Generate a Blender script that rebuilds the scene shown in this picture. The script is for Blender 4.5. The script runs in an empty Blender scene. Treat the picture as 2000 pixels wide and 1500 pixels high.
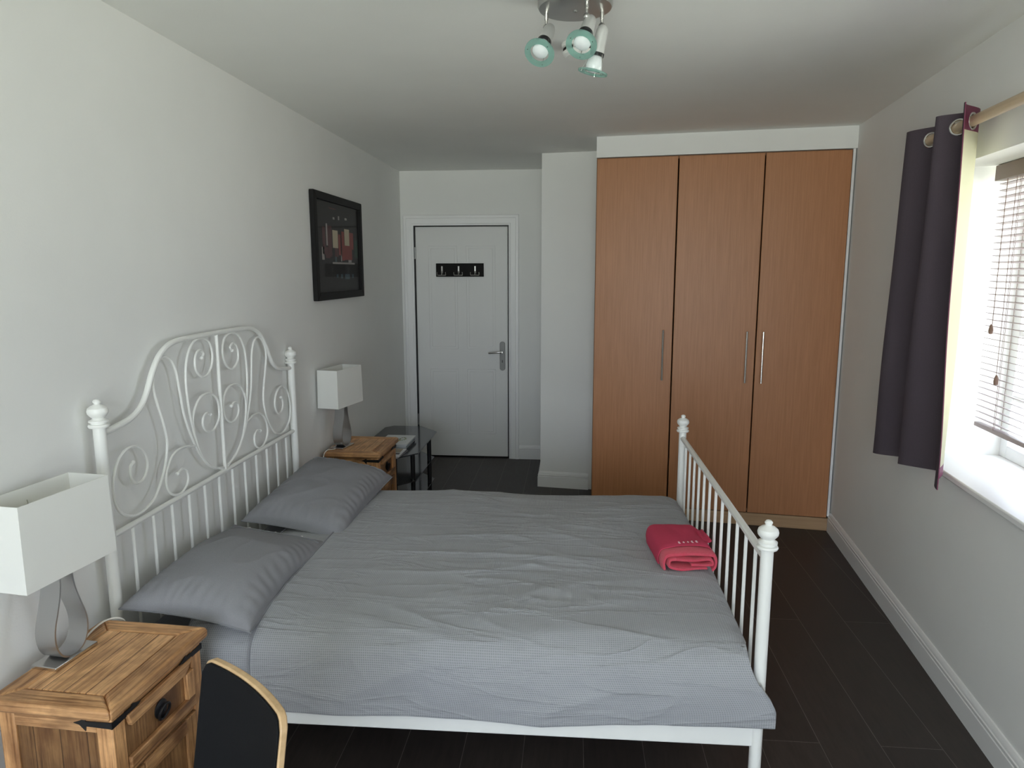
import bpy, math, random
from mathutils import Vector, Matrix, noise
random.seed(7)
PI = math.pi
S = bpy.context.scene
COL = S.collection

# ---------------------------------------------------------------- camera
YAW, PITCH, ROLL, FPX = 0.0880, -0.1595, -0.0013, 1366.06
cy_, sy_, cp_, sp_ = math.cos(YAW), math.sin(YAW), math.cos(PITCH), math.sin(PITCH)
Fv = Vector((-sy_*cp_, cy_*cp_, sp_)); Rv = Vector((cy_, sy_, 0)); Uv = Rv.cross(Fv)
R2 = Rv*math.cos(ROLL) + Uv*math.sin(ROLL); U2 = Uv*math.cos(ROLL) - Rv*math.sin(ROLL)
cam = bpy.data.cameras.new('camera'); camo = bpy.data.objects.new('camera', cam); COL.objects.link(camo)
cm = Matrix((R2, U2, -Fv)).transposed().to_4x4(); cm.translation = (1.4948, -0.941, 1.6523)
camo.matrix_world = cm
cam.sensor_fit = 'HORIZONTAL'; cam.sensor_width = 36; cam.lens = FPX/2000*36; cam.clip_start = 0.05
S.camera = camo

# ---------------------------------------------------------------- colour management, sky, light
S.view_settings.view_transform = 'Standard'; S.view_settings.look = 'None'
S.view_settings.gamma = 1; S.view_settings.use_curve_mapping = False
S.view_settings.exposure = 0.0
SKY_STRENGTH = 10.2
w = bpy.data.worlds.new('daylight'); S.world = w; w.use_nodes = True
nt = w.node_tree; nt.nodes.clear()
wo = nt.nodes.new('ShaderNodeOutputWorld'); wb = nt.nodes.new('ShaderNodeBackground')
tc = nt.nodes.new('ShaderNodeTexCoord'); sx = nt.nodes.new('ShaderNodeSeparateXYZ'); cr = nt.nodes.new('ShaderNodeValToRGB')
mr = nt.nodes.new('ShaderNodeMapRange'); mr.inputs['From Min'].default_value = -1; mr.inputs['From Max'].default_value = 1
nt.links.new(tc.outputs['Generated'], sx.inputs[0]); nt.links.new(sx.outputs['Z'], mr.inputs['Value'])
nt.links.new(mr.outputs[0], cr.inputs[0]); nt.links.new(cr.outputs[0], wb.inputs['Color']); nt.links.new(wb.outputs[0], wo.inputs[0])
cr.color_ramp.elements[0].position = 0.40; cr.color_ramp.elements[0].color = (1.35, 1.36, 1.20, 1)   # sunlit ground and paving below the horizon
cr.color_ramp.elements[1].position = 0.55; cr.color_ramp.elements[1].color = (0.84, 0.90, 1.08, 1)   # overcast sky
wb.inputs['Strength'].default_value = SKY_STRENGTH
S.cycles.use_denoising = True
S.cycles.max_bounces = 10; S.cycles.diffuse_bounces = 8; S.cycles.transparent_max_bounces = 24
S.cycles.sample_clamp_indirect = 6

# right wall frame: local x = outward through the wall, y = along it, z up
WS, W0, YW = 0.0946, 3.1494, 3.5123
a_rw = math.atan(WS)
M_RW = Matrix.Translation((W0 - WS*YW, 0, 0)) @ Matrix.Rotation(-a_rw, 4, 'Z')
# wardrobe frame: local x along the front (towards the right wall), y into the wall
YS = -0.1392
M_WF = Matrix.Translation((1.6267, 3.5123 + YS*(1.6267-3.1494), 0)) @ Matrix.Rotation(math.atan(YS), 4, 'Z')

def portal(name, mat, sx_, sy2):
    l = bpy.data.lights.new(name, 'AREA'); l.shape = 'RECTANGLE'; l.size = sx_; l.size_y = sy2; l.energy = 1
    l.cycles.is_portal = True
    o = bpy.data.objects.new(name, l); COL.objects.link(o); o.matrix_world = mat
WIN = (0.95, 2.19, 0.87, 2.071)        # side window opening: near s, far s, sill, head
REAR = (0.15, 2.10, 0.30, 2.35)            # rear window behind the camera
YR = -3.3                              # rear wall
portal('window_daylight', M_RW @ Matrix.Translation((0.42, (WIN[0]+WIN[1])/2, (WIN[2]+WIN[3])/2)) @ Matrix.Rotation(PI/2, 4, 'Y'), WIN[3]-WIN[2], WIN[1]-WIN[0])
portal('rear_window_daylight', Matrix.Translation(((REAR[0]+REAR[1])/2, YR-0.25, (REAR[2]+REAR[3])/2)) @ Matrix.Rotation(PI/2, 4, 'X'), REAR[1]-REAR[0], REAR[3]-REAR[2])

# ---------------------------------------------------------------- materials
def lin(c): 
    c = c/255
    return c/12.92 if c <= 0.04045 else ((c+0.055)/1.055)**2.4
def rgb(r, g, b): return (lin(r), lin(g), lin(b), 1)
class Mat:
    def __init__(s, name, col=(0.8,0.8,0.8,1), rough=0.5, metal=0.0, spec=0.5):
        s.m = bpy.data.materials.new(name); s.m.use_nodes = True
        s.t = s.m.node_tree; s.b = s.t.nodes['Principled BSDF']
        s.b.inputs['Base Color'].default_value = col; s.b.inputs['Roughness'].default_value = rough
        s.b.inputs['Metallic'].default_value = metal; s.b.inputs['Specular IOR Level'].default_value = spec
    def n(s, typ, **kw):
        x = s.t.nodes.new('ShaderNode'+typ)
        for k, v in kw.items():
            if k in x.inputs: x.inputs[k].default_value = v
            else: setattr(x, k, v)
        return x
    def l(s, a, b): s.t.links.new(a, b)
    def coord(s, out='Object', scale=(1,1,1), loc=(0,0,0), rot=(0,0,0)):
        c = s.n('TexCoord'); mp = s.n('Mapping'); mp.inputs['Scale'].default_value = scale
        mp.inputs['Location'].default_value = loc; mp.inputs['Rotation'].default_value = rot
        s.l(c.outputs[out], mp.inputs[0]); return mp.outputs[0]
    def noise(s, vec, scale, detail=4, rough=0.55, dist=0):
        x = s.n('TexNoise'); x.inputs['Scale'].default_value = scale; x.inputs['Detail'].default_value = detail
        x.inputs['Roughness'].default_value = rough; x.inputs['Distortion'].default_value = dist
        s.l(vec, x.inputs['Vector']); return x.outputs['Fac']
    def ramp(s, fac, stops):
        x = s.n('ValToRGB'); e = x.color_ramp.elements
        while len(e) < len(stops): e.new(0.5)
        for i, (p, c) in enumerate(stops): e[i].position = p; e[i].color = c
        s.l(fac, x.inputs[0]); return x.outputs[0]
    def mix(s, fac, a, b, mode='MIX'):
        x = s.n('Mix', data_type='RGBA', blend_type=mode)
        for i, v in ((0, fac), (6, a), (7, b)):
            if hasattr(v, 'is_linked'): s.l(v, x.inputs[i])
            else: x.inputs[i].default_value = v
        return x.outputs[2]
    def math(s, op, a, b=None):
        x = s.n('Math', operation=op)
        for i, v in ((0, a), (1, b)):
            if v is None: continue
            if hasattr(v, 'is_linked'): s.l(v, x.inputs[i])
            else: x.inputs[i].default_value = v
        return x.outputs[0]
    def bump(s, h, strength=0.3, dist=0.01):
        x = s.n('Bump'); x.inputs['Strength'].default_value = strength; x.inputs['Distance'].default_value = dist
        s.l(h, x.inputs['Height']); s.l(x.outputs[0], s.b.inputs['Normal']); return x
    def col(s, sock): s.l(sock, s.b.inputs['Base Color'])

M = {}
def paint(name, c, rough=0.85, bs=0.12):
    m = Mat(name, c, rough, spec=0.25); v = m.coord('Object')
    f = m.noise(v, 2.2, 3); m.col(m.mix(0.5, c, m.ramp(f, [(0.3, tuple(x*0.96 for x in c[:3])+(1,)), (0.7, tuple(min(1, x*1.03) for x in c[:3])+(1,))])))
    m.bump(m.noise(v, 160, 3), bs, 0.002); return m
M['wall'] = paint('wall_paint', (0.80, 0.80, 0.785, 1))
M['ceil'] = paint('ceiling_paint', (0.82, 0.825, 0.80, 1))
M['trim'] = Mat('white_gloss_paint', (0.82, 0.82, 0.82, 1), 0.38)
mt = Mat('door_paint', (0.72, 0.72, 0.71, 1), 0.45); v = mt.coord('Object', (30, 30, 2)); mt.bump(mt.noise(v, 3, 4), 0.25, 0.002); M['door'] = mt
# dark plank tiles
m = Mat('dark_floor_tiles', (0.02, 0.018, 0.018, 1), 0.42, spec=0.35)
c = m.n('TexCoord'); sp = m.n('SeparateXYZ'); m.l(c.outputs['Object'], sp.inputs[0])
bx = m.math('ADD', sp.outputs['Y'], -1.393+1.82*10); by = m.math('ADD', sp.outputs['X'], -2.8+0.2088*20)
cb = m.n('CombineXYZ'); m.l(bx, cb.inputs[0]); m.l(by, cb.inputs[1])
br = m.n('TexBrick'); br.offset = 0.5; br.offset_frequency = 2
for k, vv in (('Scale', 1), ('Mortar Size', 0.0013), ('Mortar Smooth', 0.3), ('Bias', 0), ('Brick Width', 1.82), ('Row Height', 0.2088)): br.inputs[k].default_value = vv
br.inputs['Color1'].default_value = (0.036, 0.031, 0.030, 1); br.inputs['Color2'].default_value = (0.046, 0.040, 0.038, 1); br.inputs['Mortar'].default_value = (0.16, 0.15, 0.145, 1)
m.l(cb.outputs[0], br.inputs['Vector'])
g = m.noise(m.coord('Object', (9, 1.2, 1)), 6, 6, 0.65)
m.col(m.mix(1.0, br.outputs['Color'], m.ramp(g, [(0.25, (0.65, 0.62, 0.6, 1)), (0.75, (1.35, 1.25, 1.2, 1))]), 'MULTIPLY'))
m.bump(g, 0.12, 0.002); m.l(m.ramp(g, [(0.2, (0.36,)*3+(1,)), (0.8, (0.52,)*3+(1,))]), m.b.inputs['Roughness']); M['floor'] = m
# beech veneer
def veneer(name, c1, c2, rough, sc=(38, 38, 1.3), spec=0.35):
    m = Mat(name, c1, rough, spec=spec); v = m.coord('Object', sc)
    f = m.noise(v, 2.4, 7, 0.62, 0.25); f2 = m.noise(m.coord('Object', (3, 3, 0.5)), 1.2, 2)
    m.col(m.mix(m.math('MULTIPLY', f2, 0.35), m.ramp(f, [(0.32, c2), (0.66, c1)]), tuple(x*0.9 for x in c1[:3])+(1,)))
    m.bump(f, 0.06, 0.001); return m
M['beech'] = veneer('beech_veneer', (0.455, 0.206, 0.092, 1), (0.365, 0.157, 0.066, 1), 0.4)
M['beech_d'] = veneer('beech_veneer_edge', (0.27, 0.14, 0.07, 1), (0.2, 0.1, 0.05, 1), 0.5)
M['plinth'] = veneer('beech_plinth', (0.46, 0.30, 0.17, 1), (0.38, 0.23, 0.12, 1), 0.45, (1.3, 30, 30))
# rustic pine: grain along one axis
def pine(name, ax, tint=1.0, plank=None, light=0.0):
    sc = [22, 22, 22]; sc[ax] = 1.6
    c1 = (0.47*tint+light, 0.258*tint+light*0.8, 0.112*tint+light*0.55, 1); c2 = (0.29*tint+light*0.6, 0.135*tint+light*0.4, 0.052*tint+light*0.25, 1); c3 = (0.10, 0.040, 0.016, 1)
    m = Mat(name, c1, 0.42, spec=0.4); v = m.coord('Object', tuple(sc))
    f = m.noise(v, 1.7, 8, 0.66, 0.6); base = m.ramp(f, [(0.30, c2), (0.55, c1), (0.8, tuple(min(1, x*1.25) for x in c1[:3])+(1,))])
    sk = [7, 7, 7]; sk[ax] = 3.2
    k = m.noise(m.coord('Object', tuple(sk), (3.1, 1.7, 0.4)), 1.3, 3, 0.5)
    kn = m.ramp(k, [(0.585, (0,)*3+(1,)), (0.70, (1,)*3+(1,))])
    sf = [70, 70, 70]; sf[ax] = 2.2
    ff = m.noise(m.coord('Object', tuple(sf)), 2.0, 5, 0.7)
    base = m.mix(1.0, base, m.ramp(ff, [(0.34, (0.50, 0.42, 0.36, 1)), (0.52, (1.0, 1.0, 1.0, 1)), (0.75, (1.14, 1.12, 1.10, 1))]), 'MULTIPLY')
    pt = m.noise(m.coord('Object'), 7, 4, 0.6, 0.5)
    base = m.mix(1.0, base, m.ramp(pt, [(0.35, (0.66, 0.62, 0.60, 1)), (0.6, (1.08, 1.07, 1.06, 1))]), 'MULTIPLY')
    colr = m.mix(m.math('MULTIPLY', kn, 0.75), base, c3)
    if plank:
        axp, pw, off = plank
        c = m.n('TexCoord'); sp = m.n('SeparateXYZ'); m.l(c.outputs['Object'], sp.inputs[0])
        t = m.math('DIVIDE', m.math('ADD', sp.outputs[axp], off), pw); fl = m.math('FLOOR', t); fr = m.math('FRACT', t)
        wn = m.n('TexWhiteNoise', noise_dimensions='1D'); m.l(fl, wn.inputs['W'])
        colr = m.mix(1.0, colr, m.ramp(wn.outputs['Value'], [(0, (0.72, 0.66, 0.6, 1)), (1, (1.12, 1.08, 1.0, 1))]), 'MULTIPLY')
        ed = m.math('ABSOLUTE', m.math('SUBTRACT', fr, 0.5)); gap = m.ramp(ed, [(0.478, (0,)*3+(1,)), (0.492, (1,)*3+(1,))])
        colr = m.mix(m.math('MULTIPLY', gap, 0.85), colr, (0.045, 0.02, 0.01, 1))
        m.bump(m.math('SUBTRACT', m.math('MULTIPLY', f, 0.3), gap), 0.5, 0.003)
    else: m.bump(f, 0.2, 0.002)
    m.col(colr); return m
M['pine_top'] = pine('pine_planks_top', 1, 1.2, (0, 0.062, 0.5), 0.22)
M['pine_x'] = pine('pine_grain_across', 0, 1.25, None, 0.06)
M['pine_y'] = pine('pine_grain_along', 1, 1.2, None, 0.05)
M['pine_z'] = pine('pine_upright', 2, 0.95)
M['pine_post'] = pine('pine_pale_post', 2, 1.45, None, 0.04)
M['pine_side'] = pine('pine_side_planks', 2, 0.50, (0, 0.075, 0.52))
M['pine_dark'] = pine('pine_panel', 2, 0.72)
# fabrics
def waffle(name, c, pitch=0.0062, amp=0.35):
    m = Mat(name, c, 0.92, spec=0.15); m.b.inputs['Sheen Weight'].default_value = 0.15
    cc = m.n('TexCoord'); sp = m.n('SeparateXYZ'); m.l(cc.outputs['UV'], sp.inputs[0])
    k = 2*PI/pitch
    a = m.math('SINE', m.math('MULTIPLY', sp.outputs[0], k)); b = m.math('SINE', m.math('MULTIPLY', sp.outputs[1], k))
    h = m.math('MAXIMUM', a, b)
    f = m.ramp(m.math('MULTIPLY_ADD', h, 0.5), [(0.0, (0.72,)*3+(1,)), (0.45, (1,)*3+(1,))])
    f = m.ramp(h, [(0.0, (0.80,)*3+(1,)), (1.0, (1.08,)*3+(1,))])
    n2 = m.noise(m.coord('UV'), 3.0, 3)
    col = m.mix(1.0, c, f, 'MULTIPLY')
    m.col(m.mix(0.35, col, m.mix(1.0, col, m.ramp(n2, [(0.3, (0.85,)*3+(1,)), (0.7, (1.12,)*3+(1,))]), 'MULTIPLY')))
    cv = m.noise(m.coord('UV', (2.2, 9, 1), rot=(0, 0, 0.25)), 1.0, 3, 0.5, 0.8)
    rg = m.math('POWER', m.math('SUBTRACT', 1.0, m.math('MINIMUM', m.math('MULTIPLY', m.math('ABSOLUTE', m.math('SUBTRACT', cv, 0.5)), 9.0), 1.0)), 2.0)
    b2 = m.bump(rg, 0.55, 0.006)
    b1 = m.n('Bump'); b1.inputs['Strength'].default_value = amp; b1.inputs['Distance'].default_value = 0.0018
    m.l(h, b1.inputs['Height']); m.l(b2.outputs[0], b1.inputs['Normal']); m.l(b1.outputs[0], m.b.inputs['Normal']); return m
M['duvet'] = waffle('grey_waffle_cotton', (0.36, 0.37, 0.392, 1))
def cotton(name, c, sc=420, amp=0.2):
    m = Mat(name, c, 0.9, spec=0.15); v = m.coord('Object')
    f = m.noise(m.coord('Object', (1, 1, 3)), sc, 2); f2 = m.noise(v, 9, 4, 0.6, 0.4)
    m.col(m.mix(0.5, c, m.mix(1.0, c, m.ramp(f, [(0.3, (0.82,)*3+(1,)), (0.7, (1.16,)*3+(1,))]), 'MULTIPLY')))
    m.bump(m.math('ADD', m.math('MULTIPLY', f, 0.25), f2), amp, 0.006); return m
M['pillow'] = cotton('grey_pillow_cotton', (0.265, 0.265, 0.285, 1), 420, 0.3)
M['piping'] = cotton('grey_hem', (0.24, 0.245, 0.265, 1))
M['sheet'] = cotton('grey_sheet', (0.17, 0.175, 0.19, 1))
m = Mat('red_terry', (0.55, 0.022, 0.062, 1), 0.95, spec=0.1); m.b.inputs['Sheen Weight'].default_value = 0.4
f = m.noise(m.coord('Object'), 420, 3); m.col(m.ramp(f, [(0.3, (0.68, 0.022, 0.06, 1)), (0.7, (0.92, 0.08, 0.16, 1))])); m.bump(f, 1.0, 0.006); M['terry'] = m
m = Mat('red_flat_weave', (0.50, 0.050, 0.10, 1), 0.8, spec=0.2); f = m.noise(m.coord('Object', (1, 6, 6)), 160, 2); m.bump(f, 0.4, 0.002); M['band'] = m
M['stitch'] = Mat('pale_stitching', (0.8, 0.6, 0.62, 1), 0.8)
M['dark_cloth'] = cotton('aubergine_curtain', (0.085, 0.068, 0.082, 1), 300, 0.15)
m = Mat('magenta_satin', (0.14, 0.018, 0.055, 1), 0.5); m.bump(m.noise(m.coord('Object'), 60, 3), 0.3, 0.003); M['magenta'] = m
# lining: thin cloth that lets some daylight through
m = Mat('cream_lining', (0.64, 0.62, 0.44, 1), 0.9, spec=0.1)
tl = m.n('BsdfTranslucent'); tl.inputs[0].default_value = (0.7, 0.7, 0.5, 1); ms = m.n('MixShader'); ms.inputs[0].default_value = 0.25
m.l(m.b.outputs[0], ms.inputs[1]); m.l(tl.outputs[0], ms.inputs[2]); m.l(ms.outputs[0], m.t.nodes['Material Output'].inputs[0]); M['lining'] = m
M['white_metal'] = Mat('white_powder_coat', (0.84, 0.845, 0.82, 1), 0.35)
m = Mat('brushed_steel', (0.55, 0.55, 0.55, 1), 0.32, 1.0); f = m.noise(m.coord('Object', (4, 4, 220)), 2, 3); m.bump(f, 0.08, 0.001); M['steel'] = m
M['dull_steel'] = Mat('dull_steel', (0.20, 0.20, 0.195, 1), 0.5, 0.6)
M['matt_black'] = Mat('matt_black_board', (0.010, 0.0095, 0.009, 1), 0.65, spec=0.15)
M['chrome'] = Mat('satin_nickel', (0.62, 0.61, 0.59, 1), 0.22, 1.0)
M['silver_head'] = Mat('pale_silver_paint', (0.62, 0.62, 0.61, 1), 0.35, 0.4)
M['silver'] = Mat('silver_paint', (0.42, 0.42, 0.41, 1), 0.35, 0.75)
M['iron'] = Mat('black_iron', (0.012, 0.012, 0.013, 1), 0.45, 0.3)
M['black'] = Mat('black_powder_coat', (0.012, 0.012, 0.013, 1), 0.4)
m = Mat('black_glass', (0.035, 0.037, 0.042, 1), 0.10, spec=0.6); M['bglass'] = m
m = Mat('shade_fabric', (0.90, 0.90, 0.87, 1), 0.9, spec=0.1); f = m.noise(m.coord('Object', (1, 1, 1)), 300, 2); m.bump(f, 0.12, 0.001)
tl = m.n('BsdfTranslucent'); tl.inputs[0].default_value = (0.8, 0.8, 0.76, 1); ms = m.n('MixShader'); ms.inputs[0].default_value = 0.22
m.l(m.b.outputs[0], ms.inputs[1]); m.l(tl.outputs[0], ms.inputs[2]); m.l(ms.outputs[0], m.t.nodes['Material Output'].inputs[0]); M['shade'] = m
M['plastic'] = Mat('white_plastic', (0.8, 0.8, 0.77, 1), 0.4)
M['cable'] = Mat('white_cable', (0.78, 0.76, 0.70, 1), 0.5)
M['bulb'] = Mat('white_bulb_glass', (0.80, 0.84, 0.86, 1), 0.25)
def thin_glass(name, tint, gl=0.04):
    m = Mat(name); m.t.nodes.remove(m.b)
    tr = m.n('BsdfTransparent'); tr.inputs[0].default_value = tint; gs = m.n('BsdfGlossy'); gs.inputs['Roughness'].default_value = 0.03
    lw = m.n('LayerWeight'); lw.inputs[0].default_value = 0.5; ms = m.n('MixShader')
    m.l(m.math('MULTIPLY_ADD', m.math('POWER', lw.outputs['Facing'], 5), gl*8), ms.inputs[0]); ms_add = ms.inputs[0].links[0].from_node; ms_add.inputs[2].default_value = gl; m.l(tr.outputs[0], ms.inputs[1]); m.l(gs.outputs[0], ms.inputs[2]); m.l(ms.outputs[0], m.t.nodes['Material Output'].inputs[0]); return m
M['pane'] = thin_glass('window_pane', (0.97, 0.99, 0.98, 1))
M['pane_dimmed'] = thin_glass('dimmed_window_pane', (0.88, 0.90, 0.90, 1))  # tint added to dim the daylight coming through the side window
M['acrylic'] = thin_glass('picture_acrylic', (0.98, 0.98, 0.98, 1), 0.012)
m = Mat('teal_glass', (0.36, 0.52, 0.48, 1), 0.15); tr = m.n('BsdfTransparent'); tr.inputs[0].default_value = (0.62, 0.86, 0.80, 1); ms = m.n('MixShader'); ms.inputs[0].default_value = 0.6
m.l(m.b.outputs[0], ms.inputs[1]); m.l(tr.outputs[0], ms.inputs[2]); m.l(ms.outputs[0], m.t.nodes['Material Output'].inputs[0]); M['teal'] = m
M['vent'] = Mat('dark_vent', (0.01, 0.01, 0.01, 1), 0.7)
m = Mat('dark_wood_slat', (0.27, 0.21, 0.22, 1), 0.35); M['slat'] = m
M['blindrail'] = Mat('walnut_brown_rail', (0.16, 0.11, 0.085, 1), 0.4)
M['cord'] = Mat('brown_cord', (0.16, 0.10, 0.08, 1), 0.8)
M['rod'] = veneer('birch_rod', (0.66, 0.52, 0.36, 1), (0.56, 0.42, 0.27, 1), 0.4, (30, 2, 30))
M['upvc'] = Mat('white_window_frame', (0.80, 0.81, 0.82, 1), 0.3)
m = Mat('black_leatherette', (0.008, 0.0085, 0.010, 1), 0.65, spec=0.1); m.bump(m.noise(m.coord('Object'), 260, 3), 0.2, 0.001); M['leather'] = m
M['ply'] = veneer('birch_plywood', (0.66, 0.46, 0.26, 1), (0.52, 0.34, 0.18, 1), 0.4, (20, 20, 20))
M['frame_b'] = Mat('black_frame', (0.010, 0.0095, 0.0095, 1), 0.6, spec=0.2)
def flat(name, c, rough=0.45): return Mat(name, c, rough, spec=0.4)

# ---------------------------------------------------------------- mesh building
class MB:
    def __init__(s): s.v = []; s.f = []; s.mi = []; s.uv = {}
    def add(s, vs, fs, mi=0):
        o = len(s.v); s.v += [Vector(p) for p in vs]
        for f in fs: s.f.append([i+o for i in f]); s.mi.append(mi)
        return o
    def box(s, x0, x1, y0, y1, z0, z1, mi=0, mat=None):
        vs = [Vector(p) for p in ((x0,y0,z0),(x1,y0,z0),(x1,y1,z0),(x0,y1,z0),(x0,y0,z1),(x1,y0,z1),(x1,y1,z1),(x0,y1,z1))]
        if mat: vs = [mat @ p for p in vs]
        s.add(vs, [(0,3,2,1),(4,5,6,7),(0,1,5,4),(1,2,6,5),(2,3,7,6),(3,0,4,7)], mi); return s
    def prism(s, poly, h0, h1, mat=None, mi=0):
        n = len(poly); vs = [Vector((p[0], p[1], h0)) for p in poly]+[Vector((p[0], p[1], h1)) for p in poly]
        if mat: vs = [mat @ p for p in vs]
        s.add(vs, [tuple(range(n-1, -1, -1)), tuple(range(n, 2*n))]+[(i, (i+1) % n, n+(i+1) % n, n+i) for i in range(n)], mi); return s
    def tube(s, pts, r, n=8, closed=False, mi=0, flat=None):
        pts = [Vector(p) for p in pts]; N = len(pts); rf = r if callable(r) else (lambda t: r)
        tg = []
        for i in range(N):
            if closed: t = pts[(i+1) % N]-pts[i-1]
            else: t = pts[min(i+1, N-1)]-pts[max(i-1, 0)]
            tg.append(t.normalized() if t.length > 1e-9 else Vector((0,0,1)))
        up = Vector((0,0,1)) if abs(tg[0].z) < 0.9 else Vector((1,0,0))
        if flat: up = Vector(flat)
        a = (up-tg[0]*up.dot(tg[0])).normalized(); vs = []
        for i in range(N):
            a = (a-tg[i]*a.dot(tg[i])).normalized(); b = tg[i].cross(a); rr = rf(i/max(1, N-1))
            for k in range(n):
                th = 2*PI*k/n; vs.append(pts[i]+a*math.cos(th)*rr+b*math.sin(th)*rr)
        fs = []
        for i in range(N if closed else N-1):
            j = (i+1) % N
            for k in range(n): fs.append((i*n+k, i*n+(k+1) % n, j*n+(k+1) % n, j*n+k))
        if not closed: fs += [tuple(range(n-1, -1, -1)), tuple(range((N-1)*n, N*n))]
        s.add(vs, fs, mi); return s
    def lathe(s, prof, mat=None, n=24, mi=0):
        vs = []; N = len(prof)
        for r, z in prof:
            for k in range(n): vs.append(Vector((max(r, 1e-5)*math.cos(2*PI*k/n), max(r, 1e-5)*math.sin(2*PI*k/n), z)))
        if mat: vs = [mat @ p for p in vs]
        fs = [(i*n+k, i*n+(k+1) % n, (i+1)*n+(k+1) % n, (i+1)*n+k) for i in range(N-1) for k in range(n)]
        fs += [tuple(range(n-1, -1, -1)), tuple(range((N-1)*n, N*n))]
        s.add(vs, fs, mi); return s
    def grid(s, fn, nu, nv, uvf=None, mi=0, keep=None, cu=False):
        o = len(s.v); mif = mi if callable(mi) else (lambda a, b: mi)
        for j in range(nv+1):
            for i in range(nu+1):
                s.v.append(Vector(fn(i/nu, j/nv)))
                if uvf: s.uv[len(s.v)-1] = uvf(i/nu, j/nv)
        for j in range(nv):
            for i in range(nu):
                if keep and not keep((i+.5)/nu, (j+.5)/nv): continue
                s.f.append([o+j*(nu+1)+i, o+j*(nu+1)+i+1, o+(j+1)*(nu+1)+i+1, o+(j+1)*(nu+1)+i]); s.mi.append(mif((i+.5)/nu, (j+.5)/nv))
        return s
    def xf(s, mat): s.v = [mat @ p for p in s.v]; return s

ROOTM = {}
def tag(o, label=None, cat=None, group=None, kind=None):
    if label: o['label'] = label
    if cat: o['category'] = cat
    if group: o['group'] = group
    if kind: o['kind'] = kind
    return o
def mesh_obj(name, mb, mats, parent=None, world=False, bevel=0, smooth=30, seg=2, subsurf=0, solid=None, label=None):
    me = bpy.data.meshes.new(name); me.from_pydata([tuple(p) for p in mb.v], [], mb.f)
    mats = mats if isinstance(mats, (list, tuple)) else [mats]
    for q in mats: me.materials.append(M[q].m if isinstance(q, str) else q.m)
    me.polygons.foreach_set('material_index', mb.mi)
    if mb.uv:
        ul = me.uv_layers.new(name='UVMap')
        for lp in me.loops: ul.data[lp.index].uv = mb.uv.get(lp.vertex_index, (0, 0))
    if parent is not None and world: me.transform(ROOTM[parent].inverted())
    me.update(); me.shade_smooth(); me.set_sharp_from_angle(angle=math.radians(smooth))
    o = bpy.data.objects.new(name, me); COL.objects.link(o)
    if parent is not None: o.parent = parent; ROOTM[o] = ROOTM[parent]
    if solid: d = o.modifiers.new('thickness', 'SOLIDIFY'); d.thickness = solid; d.offset = -1
    if subsurf: d = o.modifiers.new('smooth', 'SUBSURF'); d.levels = d.render_levels = subsurf
    if bevel:
        d = o.modifiers.new('soft_edges', 'BEVEL'); d.width = bevel; d.segments = seg; d.limit_method = 'ANGLE'; d.angle_limit = math.radians(40); d.harden_normals = False
    if label: o['label'] = label
    return o
def thing(name, label, cat, loc=(0,0,0), rotz=0, group=None, mat=None):
    o = bpy.data.objects.new(name, None); COL.objects.link(o); o.empty_display_size = 0.1
    m_ = mat if mat is not None else Matrix.Translation(loc) @ Matrix.Rotation(rotz, 4, 'Z')
    o.matrix_world = m_; ROOTM[o] = m_.copy(); return tag(o, label, cat, group)
def struct(name, mb, mats, parent=None, world=True, **k):
    o = mesh_obj(name, mb, mats, parent, world if parent else False, **k); o['kind'] = 'structure'
    if parent is None: ROOTM[o] = Matrix.Identity(4)
    return o
def copy_tree(o, parent=None):
    c = o.copy(); COL.objects.link(c); c.parent = parent
    for ch in list(o.children): copy_tree(ch, c)
    return c
def crom(P, per=6, closed=False):
    P = [Vector(p) for p in P]; out = []; n = len(P)
    for i in range(n if closed else n-1):
        p0 = P[i-1] if (i or closed) else P[0]*2-P[1]; p1 = P[i]; p2 = P[(i+1) % n]; p3 = P[(i+2) % n] if (closed or i+2 < n) else P[-1]*2-P[-2]
        for k in range(per):
            t = k/per; out.append(0.5*((2*p1)+(p2-p0)*t+(2*p0-5*p1+4*p2-p3)*t*t+(3*p1-p0-3*p2+p3)*t**3))
    if not closed: out.append(P[-1])
    return out
def interp(tbl, x):
    for (a, b), (c, d) in zip(tbl, tbl[1:]):
        if x <= c: t = max(0, (x-a)/(c-a)); t = t*t*(3-2*t); return b+(d-b)*t
    return tbl[-1][1]
def sstep(a, b, x): t = min(1, max(0, (x-a)/(b-a))); return t*t*(3-2*t)

# ================================================================ THE ROOM
H = 2.496; YB = 5.1128; X1 = 1.2505; XW = 1.6267
Mrw_x = lambda y, off=0: W0+WS*(y-YW)-off       # x of the right wall at depth y
struct('floor', MB().prism([(-0.15, YR-0.2), (3.6, YR-0.2), (3.6, YB+0.2), (-0.15, YB+0.2)], -0.1, 0), 'floor')
struct('ceiling', MB().prism([(-0.15, YR-0.2), (3.6, YR-0.2), (3.6, YB+0.2), (-0.15, YB+0.2)], H, H+0.1), 'ceil')
struct('wall_left', MB().box(-0.12, 0, YR-0.12, YB+0.12, 0, H), 'wall')
DX0, DX1, DH = 0.1187, 0.9274, 2.036
struct('wall_back', MB().box(0, DX0-0.008, YB, YB+0.12, 0, H).box(DX1+0.008, X1+0.02, YB, YB+0.12, 0, H).box(DX0-0.008, DX1+0.008, YB, YB+0.12, DH+0.006, H), 'wall')
yA0 = 4.2675+YS*(X1-XW); yA1 = 4.2675+YS*(3.3-XW)
struct('wall_alcove', MB().prism([(X1, yA0), (3.4, 4.2675+YS*(3.4-XW)), (3.4, YB+0.12), (X1, YB+0.12)], 0, H), 'wall')
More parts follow.
